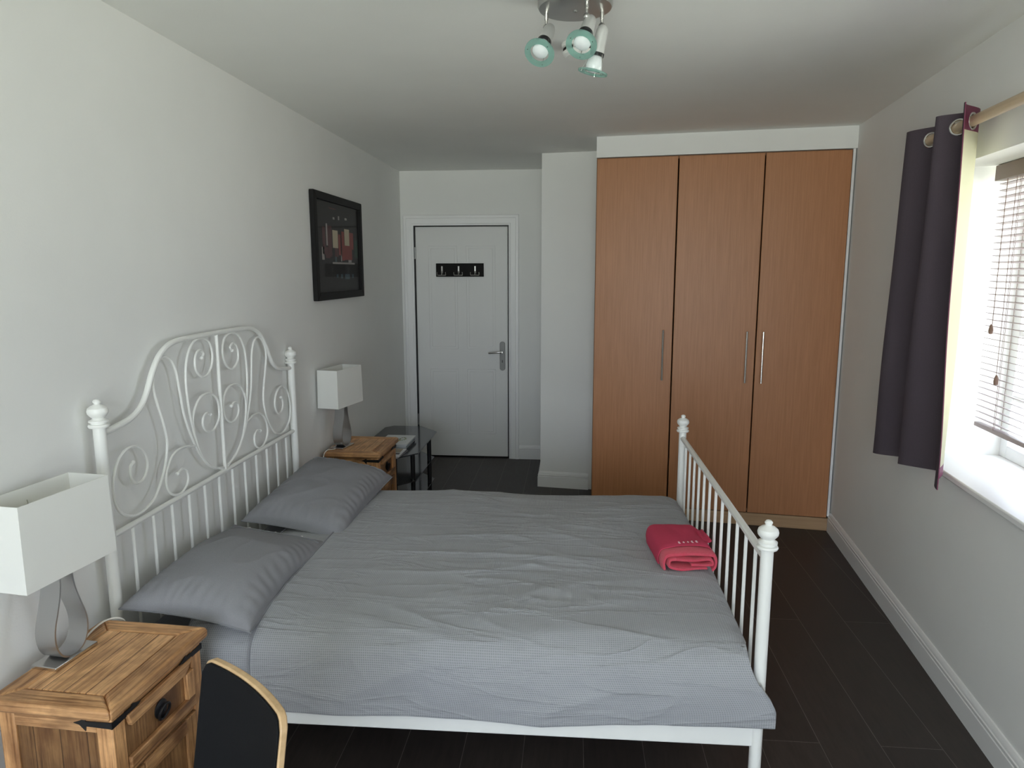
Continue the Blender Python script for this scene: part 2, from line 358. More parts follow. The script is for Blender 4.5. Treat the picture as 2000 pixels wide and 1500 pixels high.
struct('wall_bulkhead', MB().prism([(-0.0, 0), (1.56, 0), (1.56, 0.55), (-0.0, 0.55)], 2.3687, H, M_WF), 'wall')
# right wall with the window opening (thickness 0.36)
s0, s1, z0, z1 = WIN; T = 0.36
mb = MB().box(0, T, YR-0.3, s0, 0, H).box(0, T, s1, 4.3, 0, H).box(0, T, s0, s1, 0, z0-0.026).box(0, T, s0, s1, z1, H)
struct('wall_right', mb.xf(M_RW), 'wall')
x0r, x1r, zr0, zr1 = REAR
mb = MB().box(-0.12, x0r, YR-0.2, YR, 0, H).box(x1r, 3.3, YR-0.2, YR, 0, H).box(x0r, x1r, YR-0.2, YR, 0, zr0).box(x0r, x1r, YR-0.2, YR, zr1, H)
struct('wall_rear', mb, 'wall')
# window sill board
mb = MB().prism([(-0.032, s0-0.05), (0, s0-0.05), (0, s0), (0.33, s0), (0.33, s1), (0, s1), (0, s1+0.03), (-0.032, s1+0.03)], z0-0.026, z0)
sill = struct('trim_1', mb.xf(M_RW), 'trim', bevel=0.006)
# baseboards: profile (thickness, height)
BP = [(0, 0), (0.018, 0), (0.018, 0.082), (0.0155, 0.085), (0.0155, 0.088), (0.0165, 0.091), (0.0165, 0.098), (0.013, 0.101), (0.013, 0.105), (0.011, 0.112), (0.005, 0.122), (0, 0.124)]
def baseboard(name, a, b, nrm, mitre_a=0, mitre_b=0):
    a = Vector((a[0], a[1], 0)); b = Vector((b[0], b[1], 0)); nrm = Vector((nrm[0], nrm[1], 0)).normalized(); d = (b-a).normalized(); n = len(BP); mb = MB(); vs = []
    for t, h in BP: vs.append(a-d*t*mitre_a+nrm*t+Vector((0, 0, h)))
    for t, h in BP: vs.append(b+d*t*mitre_b+nrm*t+Vector((0, 0, h)))
    mb.add(vs, [(i, (i+1) % n, n+(i+1) % n, n+i) for i in range(n)]+[tuple(range(n-1, -1, -1)), tuple(range(n, 2*n))])
    struct(name, mb, 'trim', smooth=20)
nrw = M_RW.to_3x3() @ Vector((-1, 0, 0)); pa = M_RW @ Vector((0, YR+0.02, 0)); pb = M_RW @ Vector((0, 3.525, 0))
baseboard('baseboard_right', pa, pb, nrw)
baseboard('baseboard_left', (0, YR+0.02), (0, YB-0.01), (1, 0))
baseboard('baseboard_back', (1.0, YB), (X1-0.001, YB), (0, -1))
d_al = Vector((1, YS, 0)).normalized()
baseboard('baseboard_alcove', (X1, yA0), (XW-0.004, 4.2675+0.0005), (d_al.y, -d_al.x), 1, 0)
baseboard('baseboard_return', (X1, yA0), (X1, YB-0.02), (-1, 0), 1, 0)

# ---------------------------------------------------------------- the door
door = MB()
door.box(DX0+0.004, DX1-0.004, YB+0.012, YB+0.052, 0.012, DH-0.004)
leaf = struct('door_1', door, 'door', bevel=0.002); tag(leaf, 'white panelled door at the far end of the room', None)
# shallow mouldings pressed into the leaf (two tall panels, two low ones)
mo = MB()
for xa, xb in ((0.235, 0.485), (0.565, 0.815)):
    for za, zb in ((0.22, 0.80), (0.98, 1.87)):
        for q, (wq, hq) in enumerate(((0.0, 0.0025), (0.022, 0.0035))):
            P = [(xa+wq, za+wq), (xb-wq, za+wq), (xb-wq, zb-wq), (xa+wq, zb-wq)]
            mo.tube([(p[0], YB+0.012, p[1]) for p in P], 0.0022, 6, closed=True)
mesh_obj('panel_moulding', mo, 'door', leaf, True)
# casing
cs = MB(); cw = 0.088
def casing(mb, pts):
    prof = [(0.0, 0.0), (0.0, 0.010), (0.012, 0.012), (0.016, 0.016), (0.058, 0.019), (0.062, 0.023), (0.080, 0.023), (cw, 0.017), (cw, 0)]
    n = len(prof); rings = []
    corners = [((DX0-0.008, 0), (-1, 0)), ((DX0-0.008, DH+0.006), (-1, 1)), ((DX1+0.008, DH+0.006), (1, 1)), ((DX1+0.008, 0), (1, 0))]
    vs = []
    for (cx, cz), (ox, oz) in corners:
        for wq, tq in prof: vs.append((cx+ox*wq, YB-tq, cz+oz*wq))
    fs = [(r*n+i, r*n+(i+1) % n, (r+1)*n+(i+1) % n, (r+1)*n+i) for r in range(3) for i in range(n)]+[tuple(range(n)), tuple(range(4*n-1, 3*n-1, -1))]
    mb.add(vs, fs)
casing(cs, None); struct('trim_2', cs, 'trim', smooth=20)
jm = MB(); jm.box(DX0-0.008, DX0, YB, YB+0.11, 0, DH).box(DX1, DX1+0.008, YB, YB+0.11, 0, DH).box(DX0-0.008, DX1+0.008, YB, YB+0.11, DH, DH+0.006).box(DX0, DX1, YB+0.056, YB+0.12, 0, DH)
struct('trim_3', jm, 'black')
# handle
hd = MB(); xh, zh = 0.876, 0.92
rp = [(xh+0.024*math.cos(a), zh+0.104*(1 if math.sin(a) > 0 else -1)+0.024*math.sin(a)) for a in [2*PI*k/24 for k in range(24)]]
hd.prism([(p[0], p[1]) for p in rp], 0, 0.008, Matrix.Translation((0, YB+0.012, 0)) @ Matrix.Rotation(PI/2, 4, 'X'))
dh = mesh_obj('door_handle', hd, 'dull_steel', leaf, True, bevel=0.003)
lv = MB(); lv.tube([(xh-0.002, YB+0.006, 0.958), (xh-0.002, YB-0.035, 0.958)], 0.010, 12)
lv.tube(crom([(xh-0.002, YB-0.038, 0.958), (xh-0.03, YB-0.043, 0.958), (xh-0.07, YB-0.043, 0.954), (xh-0.118, YB-0.038, 0.950)], 5), lambda t: 0.011-0.003*t, 12)
mesh_obj('lever', lv, 'chrome', dh, True)
kh = MB(); kh.box(xh-0.004, xh+0.004, YB+0.003, YB+0.006, 0.862, 0.885); mesh_obj('keyhole', kh, 'black', dh, True)
for zz in (1.81, 0.345):
    hg = MB(); hg.tube([(DX0+0.002, YB+0.004, zz-0.05), (DX0+0.002, YB+0.004, zz+0.05)], 0.007, 10); mesh_obj('hinge', hg, 'steel', leaf, True)
# coat rack on the door
cr_ = thing('coat_rack', 'black three-hook coat rack fixed high on the white door', 'coat rack', (0.51, YB+0.012, 1.605))
bd = MB().box(0.302, 0.717, YB-0.006, YB+0.0115, 1.608, 1.722); mesh_obj('backboard', bd, 'matt_black', cr_, True, bevel=0.003)
for hx in (0.357, 0.502, 0.645):
    hb = MB(); hb.tube([(hx, YB-0.010, 1.636), (hx, YB-0.010, 1.698)], 0.010, 10)
    hb.tube([(hx, YB-0.006, 1.655), (hx, YB-0.028, 1.650)], 0.005, 8)
    hb.tube(crom([(hx-0.036, YB-0.046, 1.648), (hx-0.036, YB-0.040, 1.628), (hx-0.030, YB-0.034, 1.622), (hx, YB-0.034, 1.622), (hx+0.030, YB-0.034, 1.622), (hx+0.036, YB-0.040, 1.628), (hx+0.036, YB-0.046, 1.648)], 4), 0.0042, 8)
    hb.tube([(hx, YB-0.028, 1.650), (hx, YB-0.034, 1.622)], 0.004, 8)
    mesh_obj('hook', hb, 'chrome', cr_, True)

# ---------------------------------------------------------------- window, frame and panes
def window(name, M_, a0, a1, zz0, zz1, mulls, trans, depth, glass='pane'):
    fr = MB(); t = 0.055; d0, d1 = depth
    fr.box(d0, d1, a0, a0+t, zz0, zz1).box(d0, d1, a1-t, a1, zz0, zz1).box(d0, d1, a0+t, a1-t, zz0, zz0+t).box(d0, d1, a0+t, a1-t, zz1-t, zz1)
    f = struct(name, fr.xf(M_), 'upvc', bevel=0.004)
    b = MB()
    for q, wq in mulls: b.box(d0-0.006, d1-0.01, q-wq/2, q+wq/2, zz0+t, zz1-t)
    for q, wq in trans: b.box(d0+0.004, d1-0.02, a0+t, a1-t, q-wq/2, q+wq/2)
    mesh_obj('glazing_bars', b.xf(M_), 'upvc', f, True, bevel=0.003)
    g = MB().box((d0+d1)/2-0.003, (d0+d1)/2+0.003, a0+t-0.01, a1-t+0.01, zz0+t-0.01, zz1-t+0.01)
    mesh_obj('pane', g.xf(M_), glass, f, True)
    return f
window('window_1', M_RW, s0, s1, z0, z1, [(1.88, 0.07), (1.32, 0.07)], [(1.40, 0.03), (1.13, 0.025)], (0.30, 0.35), 'pane_dimmed')
M_REAR = Matrix.Translation((0, YR, 0)) @ Matrix.Rotation(-PI/2, 4, 'Z')
window('window_2', M_REAR, x0r, x1r, zr0, zr1, [((x0r+x1r)/2, 0.07)], [], (0.10, 0.15))

# ---------------------------------------------------------------- wardrobe
wr = thing('wardrobe', 'tall beech built-in wardrobe with three plain doors and steel bar handles', 'wardrobe', mat=M_WF)
WD = 1.525; ZT = 2.3667
cb_ = MB(); cb_.box(0.0, 0.018, 0.022, 0.52, 0.0, ZT).box(WD-0.065, WD-0.047, 0.022, 0.50, 0.0, ZT).box(0.018, WD-0.065, 0.022, 0.50, ZT-0.018, ZT).box(0.018, WD-0.065, 0.48, 0.50, 0.09, ZT-0.018).box(0.018, WD-0.065, 0.022, 0.48, 0.09, 0.108)
mesh_obj('carcass', cb_, 'beech_d', wr)
pl = MB().box(0.0, WD, 0.004, 0.022, 0.0, 0.083); mesh_obj('plinth', pl, 'plinth', wr, bevel=0.002)
xs = [(0.006, 0.509, 0.452, 1), (0.517, 1.022, 0.968, 1), (1.029, 1.513, 1.066, -1)]
for xa, xb, hx, sd in xs:
    dm = MB().box(xa, xb, 0.0, 0.020, 0.088, ZT-0.006)
    dr = mesh_obj('door', dm, 'beech', wr, bevel=0.0025)
    hm = MB(); hm.tube([(hx, -0.034, 0.951), (hx, -0.034, 1.278)], 0.0062, 12)
    for hz in (0.985, 1.244): hm.tube([(hx, 0.001, hz), (hx, -0.034, hz)], 0.0045, 10)
    mesh_obj('handle', hm, 'chrome', dr)
sc_ = MB().box(WD-0.010, WD+0.004, -0.003, 0.02, 0.10, ZT); mesh_obj('scribe_strip', sc_, 'trim', wr)

# ---------------------------------------------------------------- curtain rod and curtain
rod = thing('curtain_rod', 'pale birch curtain rod over the window', 'curtain rod', mat=M_RW @ Matrix.Translation((-0.08, 0.2, 2.185)))
RZ = 2.182; RO = -0.080
mesh_obj('pole', MB().tube([(RO, 0.18, RZ), (RO, 2.395, RZ)], 0.0185, 20).xf(M_RW), 'rod', rod, True)
for sb in (2.08, 0.24):
    mesh_obj('bracket', MB().tube([(0.0, sb, RZ), (RO, sb, RZ)], 0.008, 10).lathe([(0.026, 0), (0.026, 0.006), (0.012, 0.012)], Matrix.Translation((0, sb, RZ)) @ Matrix.Rotation(-PI/2, 4, 'Y')).xf(M_RW), 'rod', rod, True)
ct = thing('curtain', 'dark aubergine eyelet curtain with cream lining drawn to the wardrobe side of the window', 'curtain', mat=M_RW @ Matrix.Translation((-0.08, 2.0, 0.84)))
# plan of the folds (offset into room, along wall): top row and bottom row
top = [(-0.140, 1.735), (-0.034, 1.890), (-0.142, 1.975), (-0.034, 2.10), (-0.140, 2.285), (-0.034, 2.385)]
bot = [(-0.135, 1.680), (-0.045, 1.870), (-0.132, 2.085), (-0.048, 2.20), (-0.130, 2.425), (-0.045, 2.50)]
zbt = [0.852, 0.872, 0.838, 0.835, 0.800, 0.800]
def foldrow(P):
    out = []
    for i in range(len(P)-1):
        (a, b), (c, d) = P[i], P[i+1]
        for k in range(14):
            t = k/14; o_ = a+(c-a)*(0.5-0.5*math.cos(PI*t)); s_ = b+(d-b)*t
            out.append((o_, s_))
    out.append(P[-1]); return out
ft, fb = foldrow(top), foldrow(bot); nF = len(ft)-1
zb_ = []
for i in range(nF+1):
    q = i/14; k = min(int(q), 4); t = q-k; zb_.append(zbt[k]+(zbt[k+1]-zbt[k])*t)
ZTOP = 2.232
def cpos(i, v, off=0.0):        # i: fold column, v: 0 top..1 bottom
    vv = v
    a, b = ft[i], fb[i]; o_ = a[0]+(b[0]-a[0])*vv; s_ = b[1]*vv+a[1]*(1-vv); z_ = ZTOP+(zb_[i]-ZTOP)*v
    s_ += 0.006*math.sin(5*v+i*0.35)*v; o_ += 0.004*math.sin(9*v+i*0.2)*v
    i0, i1 = max(i-1, 0), min(i+1, nF)
    d = Vector((ft[i1][0]-ft[i0][0], ft[i1][1]-ft[i0][1], 0)).normalized(); nn = Vector((-d.y, d.x, 0))
    return Vector((o_, s_, z_))+nn*off
# eyelet centres: where the rod crosses each fold
eye = []
for i in range(nF):
    if (ft[i][0]-RO)*(ft[i+1][0]-RO) <= 0 and (not eye or i-eye[-1][0] > 4):
        t = (RO-ft[i][0])/(ft[i+1][0]-ft[i][0]+1e-9); eye.append((i, ft[i][1]+(ft[i+1][1]-ft[i][1])*t))
nV = 180
def in_eye(i, v):
    p = (cpos(i, v)+cpos(min(i+1, nF), v))/2
    for k, sc in eye:
        if abs(k-i) < 5 and (p-Vector((RO, sc, RZ))).length < 0.0245: return True
    return False
vmap = lambda t: t*0.12/0.5 if t < 0.5 else 0.12+(t-0.5)*0.88/0.5      # denser rows near the eyelets
SUB = 4
def fine(u, t, off):
    q = u*nF; i = min(int(q), nF-1); f = q-i
    return cpos(i, vmap(t), off).lerp(cpos(i+1, vmap(t), off), f)
def hole(u, t):
    p = fine(u, t, 0)
    q = u*nF
    for k, sc in eye:
        if abs(k-q) < 6 and (p-Vector((RO, sc, RZ))).length < 0.0255: return False
    return True
fm = MB().grid(lambda u, t: fine(u, t, 0.0015), nF*SUB, 160, mi=0, keep=hole).xf(M_RW)
mesh_obj('cloth', fm, ['dark_cloth'], ct, True, smooth=60, label='dark aubergine front cloth')
def lmi(u, t):
    v = vmap(t)
    if v < 0.062 or v > 0.965 or u < 0.030: return 1
    return 0
lm = MB().grid(lambda u, t: fine(u, t, -0.0020), nF*SUB, 160, mi=lmi, keep=hole).xf(M_RW)
mesh_obj('lining', lm, ['lining', 'magenta'], ct, True, smooth=60, label='cream lining with magenta hems')
em = MB().grid(lambda u, t: fine(0, t, -0.0020+0.0035*u), 1, 160).xf(M_RW); mesh_obj('leading_edge', em, 'magenta', ct, True)
for k, sc in eye:
    d = Vector((ft[k+1][0]-ft[k][0], ft[k+1][1]-ft[k][1], 0)).normalized(); ring = []
    for q in range(28):
        th = 2*PI*q/28; ring.append(Vector((RO, sc, RZ))+d*0.0275*math.cos(th)+Vector((0, 0, 0.0275*math.sin(th))))
    mesh_obj('eyelet', MB().tube(ring, 0.0048, 10, closed=True).xf(M_RW), 'chrome', ct, True)

# ---------------------------------------------------------------- venetian blind
BL0, BL1 = 0.99, 2.150; BO = 0.185
bl = thing('venetian_blind', 'dark wooden venetian blind lowered in the window recess', 'blind', mat=M_RW @ Matrix.Translation((BO, 1.2, z0)))
mesh_obj('headrail', MB().box(0.155, 0.205, BL0, BL1, 2.008, 2.068).xf(M_RW), 'blindrail', bl, True, bevel=0.002)
sl = MB(); nS = 38
for k in range(nS):
    zz = 1.994-k*(1.994-1.042)/(nS-1); tilt = 0.22
    Mx = Matrix.Translation((BO, 0, zz)) @ Matrix.Rotation(tilt, 4, 'Y')
    j = random.uniform(-0.002, 0.002)
    sl.prism([(-0.0125, BL0+0.01+j), (0.0125, BL0+0.01+j), (0.0125, BL1-0.004+j), (-0.0125, BL1-0.004+j)], -0.0012, 0.0012, Mx)
mesh_obj('slats', sl.xf(M_RW), 'slat', bl, True)
mesh_obj('bottom_rail', MB().box(BO-0.014, BO+0.014, BL0+0.01, BL1-0.004, 1.006, 1.024).xf(M_RW), 'slat', bl, True, bevel=0.002)
for sb in (1.98, 1.55, 1.12):
    lc = MB()
    for oo in (-0.014, 0.014): lc.tube([(BO+oo, sb, 2.008), (BO+oo, sb, 1.02)], 0.0009, 6)
    lc.tube([(BO, sb+0.02, 2.008), (BO, sb+0.02, 1.02)], 0.0009, 6)
    mesh_obj('ladder_cord', lc.xf(M_RW), 'cord', bl, True)
pc = MB()
pc.tube([(BO-0.022, 2.06, 2.008), (BO-0.022, 2.06, 1.44)], 0.0016, 6).tube([(BO-0.024, 1.985, 2.008), (BO-0.026, 1.975, 1.24)], 0.0012, 6)
mesh_obj('pull_cord', pc.xf(M_RW), 'cord', bl, True)
for ss_, zz in ((1.975, 1.225), (2.06, 1.42)):
    mesh_obj('tassel', MB().lathe([(0.003, 0.02), (0.006, 0.012), (0.009, -0.004), (0.007, -0.018), (0.002, -0.02)], Matrix.Translation((BO-0.025, ss_, zz)), 12).xf(M_RW), 'cord', bl, True)

# ================================================================ THE BED
BA = 0.0105
bed = thing('bed', 'white metal double bed frame with scrolled headboard against the left wall', 'bed', (0.0367+0.004, 1.0479, 0), BA)
BL_, BW = 2.0291, 1.522
FIN = [(0.0185, -0.004), (0.0185, 0), (0.029, 0.002), (0.031, 0.007), (0.029, 0.012), (0.022, 0.014), (0.022, 0.017), (0.028, 0.019), (0.028, 0.024), (0.020, 0.027), (0.016, 0.031), (0.022, 0.036), (0.029, 0.045), (0.0305, 0.053), (0.028, 0.062), (0.020, 0.069), (0.011, 0.073), (0.008, 0.075), (0.011, 0.079), (0.0115, 0.083), (0.008, 0.088), (0.002, 0.090)]
for uu, zt, kind in ((0, 1.178, 'h'), (BL_, 0.846, 'f')):
    for vv in (0, BW):
        p = mesh_obj('post', MB().tube([(uu, vv, 0.012), (uu, vv, zt)], 0.0185, 20).tube([(uu, vv, 0), (uu, vv, 0.014)], 0.0205, 16), 'white_metal', bed)
        mesh_obj('finial', MB().lathe(FIN, Matrix.Translation((uu, vv, zt)), 28), 'white_metal', p)
# head: arch rail, lower rail, bars, centre bar, scrolls (local y from the centre)
CY = BW/2
archL = [(-0.752, 1.158), (-0.69, 1.162), (-0.60, 1.176), (-0.54, 1.205), (-0.50, 1.25), (-0.465, 1.305), (-0.42, 1.355), (-0.365, 1.387), (-0.29, 1.402), (-0.15, 1.4045), (0, 1.405)]
arch = archL+[(-a, b) for a, b in archL[-2::-1]]
mesh_obj('arch_rail', MB().tube(crom([(0, CY+a, b) for a, b in arch], 5), 0.0102, 12), 'white_metal', bed)
mesh_obj('cross_rail', MB().tube([(0, 0.0, 0.822), (0, BW, 0.822)], 0.0098, 12), 'white_metal', bed, label='lower cross rail of the headboard')
mesh_obj('centre_bar', MB().tube([(0, CY, 0.83), (0, CY, 1.398)], 0.0080, 12), 'white_metal', bed)
mesh_obj('cross_rail', MB().tube([(0, 0, 0.30), (0, BW, 0.30)], 0.0115, 12), 'white_metal', bed)
for k in range(12):
    vv = BW*(k+1)/13
    mesh_obj('bar', MB().tube([(0, vv, 0.30), (0, vv, 0.82)], 0.0057, 10), 'white_metal', bed)
scA = [(-0.128, 1.318), (-0.112, 1.333), (-0.135, 1.349), (-0.164, 1.340), (-0.180, 1.312), (-0.173, 1.270), (-0.120, 1.240), (-0.064, 1.266), (-0.042, 1.318), (-0.062, 1.372), (-0.120, 1.393), (-0.189, 1.380), (-0.238, 1.322), (-0.254, 1.237), (-0.247, 1.138), (-0.222, 1.031), (-0.178, 0.931), (-0.106, 0.866), (-0.012, 0.838)]
scB = [(-0.012, 0.830), (-0.12, 0.878), (-0.196, 0.950), (-0.246, 1.032), (-0.283, 1.121), (-0.301, 1.215), (-0.316, 1.292), (-0.346, 1.338), (-0.387, 1.352), (-0.427, 1.337), (-0.456, 1.300), (-0.464, 1.255), (-0.447, 1.190), (-0.420, 1.115), (-0.408, 1.040), (-0.438, 0.952), (-0.503, 0.875), (-0.578, 0.846), (-0.645, 0.852), (-0.700, 0.886), (-0.722, 0.940), (-0.717, 1.000), (-0.690, 1.050), (-0.640, 1.078), (-0.585, 1.074), (-0.545, 1.042), (-0.534, 0.995), (-0.562, 0.956), (-0.605, 0.953), (-0.630, 0.982), (-0.627, 1.014), (-0.611, 1.026)]
scC = [(-0.222, 0.985), (-0.304, 1.0), (-0.373, 0.991), (-0.419, 0.951), (-0.434, 0.900), (-0.418, 0.862), (-0.380, 0.838), (-0.330, 0.836), (-0.292, 0.863), (-0.291, 0.902), (-0.320, 0.922), (-0.356, 0.912)]
scD = [(-0.090, 1.082), (-0.118, 1.093), (-0.146, 1.081), (-0.153, 1.051), (-0.128, 1.022), (-0.076, 1.014), (-0.027, 1.049), (-0.018, 1.105), (-0.042, 1.147), (-0.092, 1.170), (-0.156, 1.165), (-0.204, 1.130), (-0.226, 1.083), (-0.222, 1.027)]
def scroll(pts, sg, balls):
    P = crom([(0.0, CY+sg*a, b) for a, b in pts], 7); mb = MB().tube(P, 0.0049, 8)
    for q in balls: mb.lathe([(0.0078*math.sin(PI*k/8), -0.0078*math.cos(PI*k/8)) for k in range(9)], Matrix.Translation(P[q]), 12)
    mesh_obj('scroll', mb, 'white_metal', bed)
for sg in (1, -1):
    scroll(scA, sg, [0]); scroll(scB, sg, [-1]); scroll(scC, sg, [-1]); scroll(scD, sg, [0])
# foot end
mesh_obj('foot_rail', MB().tube([(BL_, 0, 0.815), (BL_, BW, 0.815)], 0.0125, 12), 'white_metal', bed)
mesh_obj('cross_rail', MB().tube([(BL_, 0, 0.275), (BL_, BW, 0.275)], 0.0115, 12), 'white_metal', bed)
for k in range(12):
    vv = BW*(k+1)/13
    mesh_obj('bar', MB().tube([(BL_, vv, 0.275), (BL_, vv, 0.812)], 0.0058, 10), 'white_metal', bed)
for vv in (0, BW): mesh_obj('side_rail', MB().box(0.012, BL_-0.012, vv-0.011, vv+0.011, 0.212, 0.302), 'white_metal', bed, bevel=0.003)
sb_ = MB()
for k in range(16):
    uu = 0.08+k*0.122; sb_.box(uu, uu+0.06, 0.012, BW-0.012, 0.27, 0.285)
mesh_obj('slat_base', sb_, 'ply', bed)

mat_ = thing('mattress', 'mattress in a grey sheet under the duvet', 'mattress', (0.0407, 1.0479, 0), BA)
mesh_obj('cover', MB().box(0.03, 1.965, 0.03, BW-0.03, 0.286, 0.478), 'sheet', mat_, bevel=0.04, seg=5)

# duvet: parametric sheet, u along the bed, cross-section path over the mattress
path = [(-0.036, 0.288), (-0.042, 0.36), (-0.036, 0.43), (-0.014, 0.483), (0.035, 0.515), (0.11, 0.528), (0.30, 0.534), (0.76, 0.538), (1.20, 0.526), (1.40, 0.512), (1.49, 0.492), (1.545, 0.446), (1.560, 0.37), (1.556, 0.31)]
PP = crom([(a, b, 0) for a, b in path], 10); LL = [0]
for a, b in zip(PP, PP[1:]): LL.append(LL[-1]+(b-a).length)
TOT = LL[-1]
def along(s):
    d = s*TOT
    lo = 0; hi = len(LL)-1
    while hi-lo > 1:
        mid = (lo+hi)//2
        if LL[mid] <= d: lo = mid
        else: hi = mid
    t = (d-LL[lo])/(LL[hi]-LL[lo]); p = PP[lo].lerp(PP[hi], t); tg = (PP[hi]-PP[lo]).normalized(); return p, Vector((-tg.y, tg.x, 0))
def ridge(x, y, seed): 
    n_ = noise.noise(Vector((x, y, seed))); return (1-min(1, abs(n_)*2.6))**2
def wr_disp(u, d):
    big = 0.010*noise.noise(Vector((u*1.6, d*1.7, 3.3)))
    w1 = 0.0078*ridge(u*1.5+d*0.9, d*6.0-u*0.8, 1.7)*sstep(0.0, 0.5, noise.noise(Vector((u*1.3, d*1.3, 9)))+0.35)
    w2 = 0.0062*ridge(u*2.6-d*1.2, d*9.5+u*2.0, 5.2)*sstep(-0.1, 0.4, noise.noise(Vector((u*1.9+4, d*1.6, 2))))
    w3 = 0.0020*noise.noise(Vector((u*9, d*22, 7)))
    return big+w1+w2+w3
U0 = 0.22
def dv(u, s):
    p, nn = along(s); d = s*TOT
    side = 1-sstep(0.44, 0.525, p.y) if p.x < 0.4 else 0
    umax = 1.990+0.075*side*sstep(0.52, 0.30, p.y) if p.x < 0.4 else 1.990
    umax = 1.990+(0.078*sstep(0.50, 0.31, p.y) if p.x < -0.01 else 0)
    uu = U0+(umax-U0)*min(1, u/0.965)
    drop = 0.0
    if u > 0.93:
        t = (u-0.93)/0.07; wgt = sstep(0.02, 0.08, p.x)
        drop = 0.10*t*t*wgt
        uu = uu+0.012*math.sin(PI*t)*wgt
    h = wr_disp(uu, d)
    edge = sstep(0, 0.03, u)*0.006+sstep(0.118, 0.126, u)*0.009
    q = p+nn*(h+edge)
    z = q.y-drop; v = q.x
    if s < 0.2:
        k = 1-s/0.2; v += -0.012*k*noise.noise(Vector((uu*3.1, 0.3, 1)))-0.008*k*math.sin(uu*9+z*6)*k; z += 0.010*k*noise.noise(Vector((uu*2.2, 5.5, 1)))+k*0.014*(uu-1.3)
    if p.x < 0.3: v = min(v, v)
    if s < 0.06: v = min(v, -0.024)
    if u > 0.95 and s < 0.07: z += 0.028*((u-0.95)/0.05)**3*(1-s/0.07)
    return Vector((uu, v, z))
duv = thing('duvet', 'grey waffle weave duvet spread over the bed and hanging over its side', 'duvet', (0.0407, 1.0479, 0), BA)
DU = MB().grid(lambda a, b: dv(a, b), 300, 330, uvf=lambda a, b: (a*1.7, b*TOT))
mesh_obj('duvet_cover', DU, 'duvet', duv, smooth=80, solid=0.016)
hemp = [dv(0.0, k/120) + Vector((-0.001, 0, 0.002)) for k in range(121)]
mesh_obj('hem', MB().tube(hemp, 0.0045, 6), 'piping', duv)
hemp2 = [dv(0.125, k/120) + Vector((0, -0.001 if k < 20 else 0, 0.0005)) for k in range(121)]
mesh_obj('hem_seam', MB().tube(hemp2, 0.0035, 6), 'piping', duv)

# pillows
def pillow(name, label, cx, cy, rot, a, b, h, tilt, roll, seed, z0_, open_side, sag):
    Mx = Matrix.Translation((cx, cy, z0_)) @ Matrix.Rotation(rot, 4, 'Z')
    pl_ = thing(name, label, 'pillow', mat=Mx, group=None)
    Rt = Matrix.Rotation(tilt, 4, 'Y') @ Matrix.Rotation(roll, 4, 'X')
    def sh(u, v, sgn):
        x, y = 2*u-1, 2*v-1
        ex, ey = abs(x)**2.6, abs(y)**2.6
        t = max(0, (1-ex)*(1-ey))**0.42
        if sag > 0.5 and y > 0.1: t = max(0, 1-ex)**0.42*(0.93*(1-((y-0.1)/0.9)**1.3)+0.07*max(0, 1-ey)**0.42)
        pinch = 1-0.075*(1-y*y)*abs(x)**3; pinch2 = 1-0.065*(1-x*x)*abs(y)**3
        X, Y = x*a*pinch, y*b*pinch2
        edge = max(abs(x), abs(y))
        pl = 0.0035*math.sin(46*y+3*noise.noise(Vector((x*3, y*3, seed))))*sstep(0.55, 0.9, abs(x))*(1-sstep(0.97, 1, abs(x)))
        pl += 0.003*math.sin(40*x+3*noise.noise(Vector((x*3, y*3, seed+3))))*sstep(0.62, 0.92, abs(y))*(1-sstep(0.97, 1, abs(y)))
        wv = 0.012*noise.noise(Vector((x*1.6, y*2.2, seed)))+0.003*ridge(x*1.4+seed, y*2.6-x, seed)
        Z = h*t+(pl+wv)*t if sgn > 0 else -0.18*h*t
        return Rt @ Vector((X, Y, Z))
    mb = MB().grid(lambda u, v: sh(u, v, 1), 90, 120, uvf=lambda u, v: (u, v))
    o = len(mb.v); mb2 = MB().grid(lambda u, v: sh(1-u, v, -1), 60, 80, uvf=lambda u, v: (u, v)); mb.add(mb2.v, mb2.f)
    case = mesh_obj('pillowcase', mb, 'pillow', pl_, smooth=80)
    # seam running round the edge
    rim = [sh(k/40, 0, 1) for k in range(41)]+[sh(1, k/50, 1) for k in range(1, 51)]+[sh(1-k/40, 1, 1) for k in range(1, 41)]+[sh(0, 1-k/50, 1) for k in range(1, 50)]
    mesh_obj('piping', MB().tube(rim, 0.0032, 6, closed=True), 'piping', pl_)
    # opening flap with buttons on the far short side
    vf = 0.88 if sag > 0.5 else 0.925
    fl = [sh(0.06+0.88*k/40, vf, 1)+Vector((0, 0, 0.002)) for k in range(41)]
    mesh_obj('flap_hem', MB().tube(fl, 0.0036, 6), 'piping', pl_)
    for ub in open_side:
        c_ = sh(ub, 0.93 if sag > 0.5 else 0.955, 1)+Vector((0, 0, 0.002)); mesh_obj('button', MB().lathe([(0.001, 0.004), (0.005, 0.0035), (0.0055, 0.001), (0.0055, -0.002)], Matrix.Translation(c_), 12), 'plastic', pl_)
    return pl_
pillow('pillow', 'grey pillow on the near half of the bed beside the near lamp', 0.285, 1.398, 0.0, 0.215, 0.383, 0.108, 0.14, -0.01, 1.3, 0.565, (0.22, 0.48, 0.74), 1.0)
pillow('pillow', 'grey pillow on the far half of the bed, raised at its far corner', 0.310, 2.215, 0.0, 0.225, 0.400, 0.105, 0.17, 0.055, 4.1, 0.580, (0.75,), 0.02)

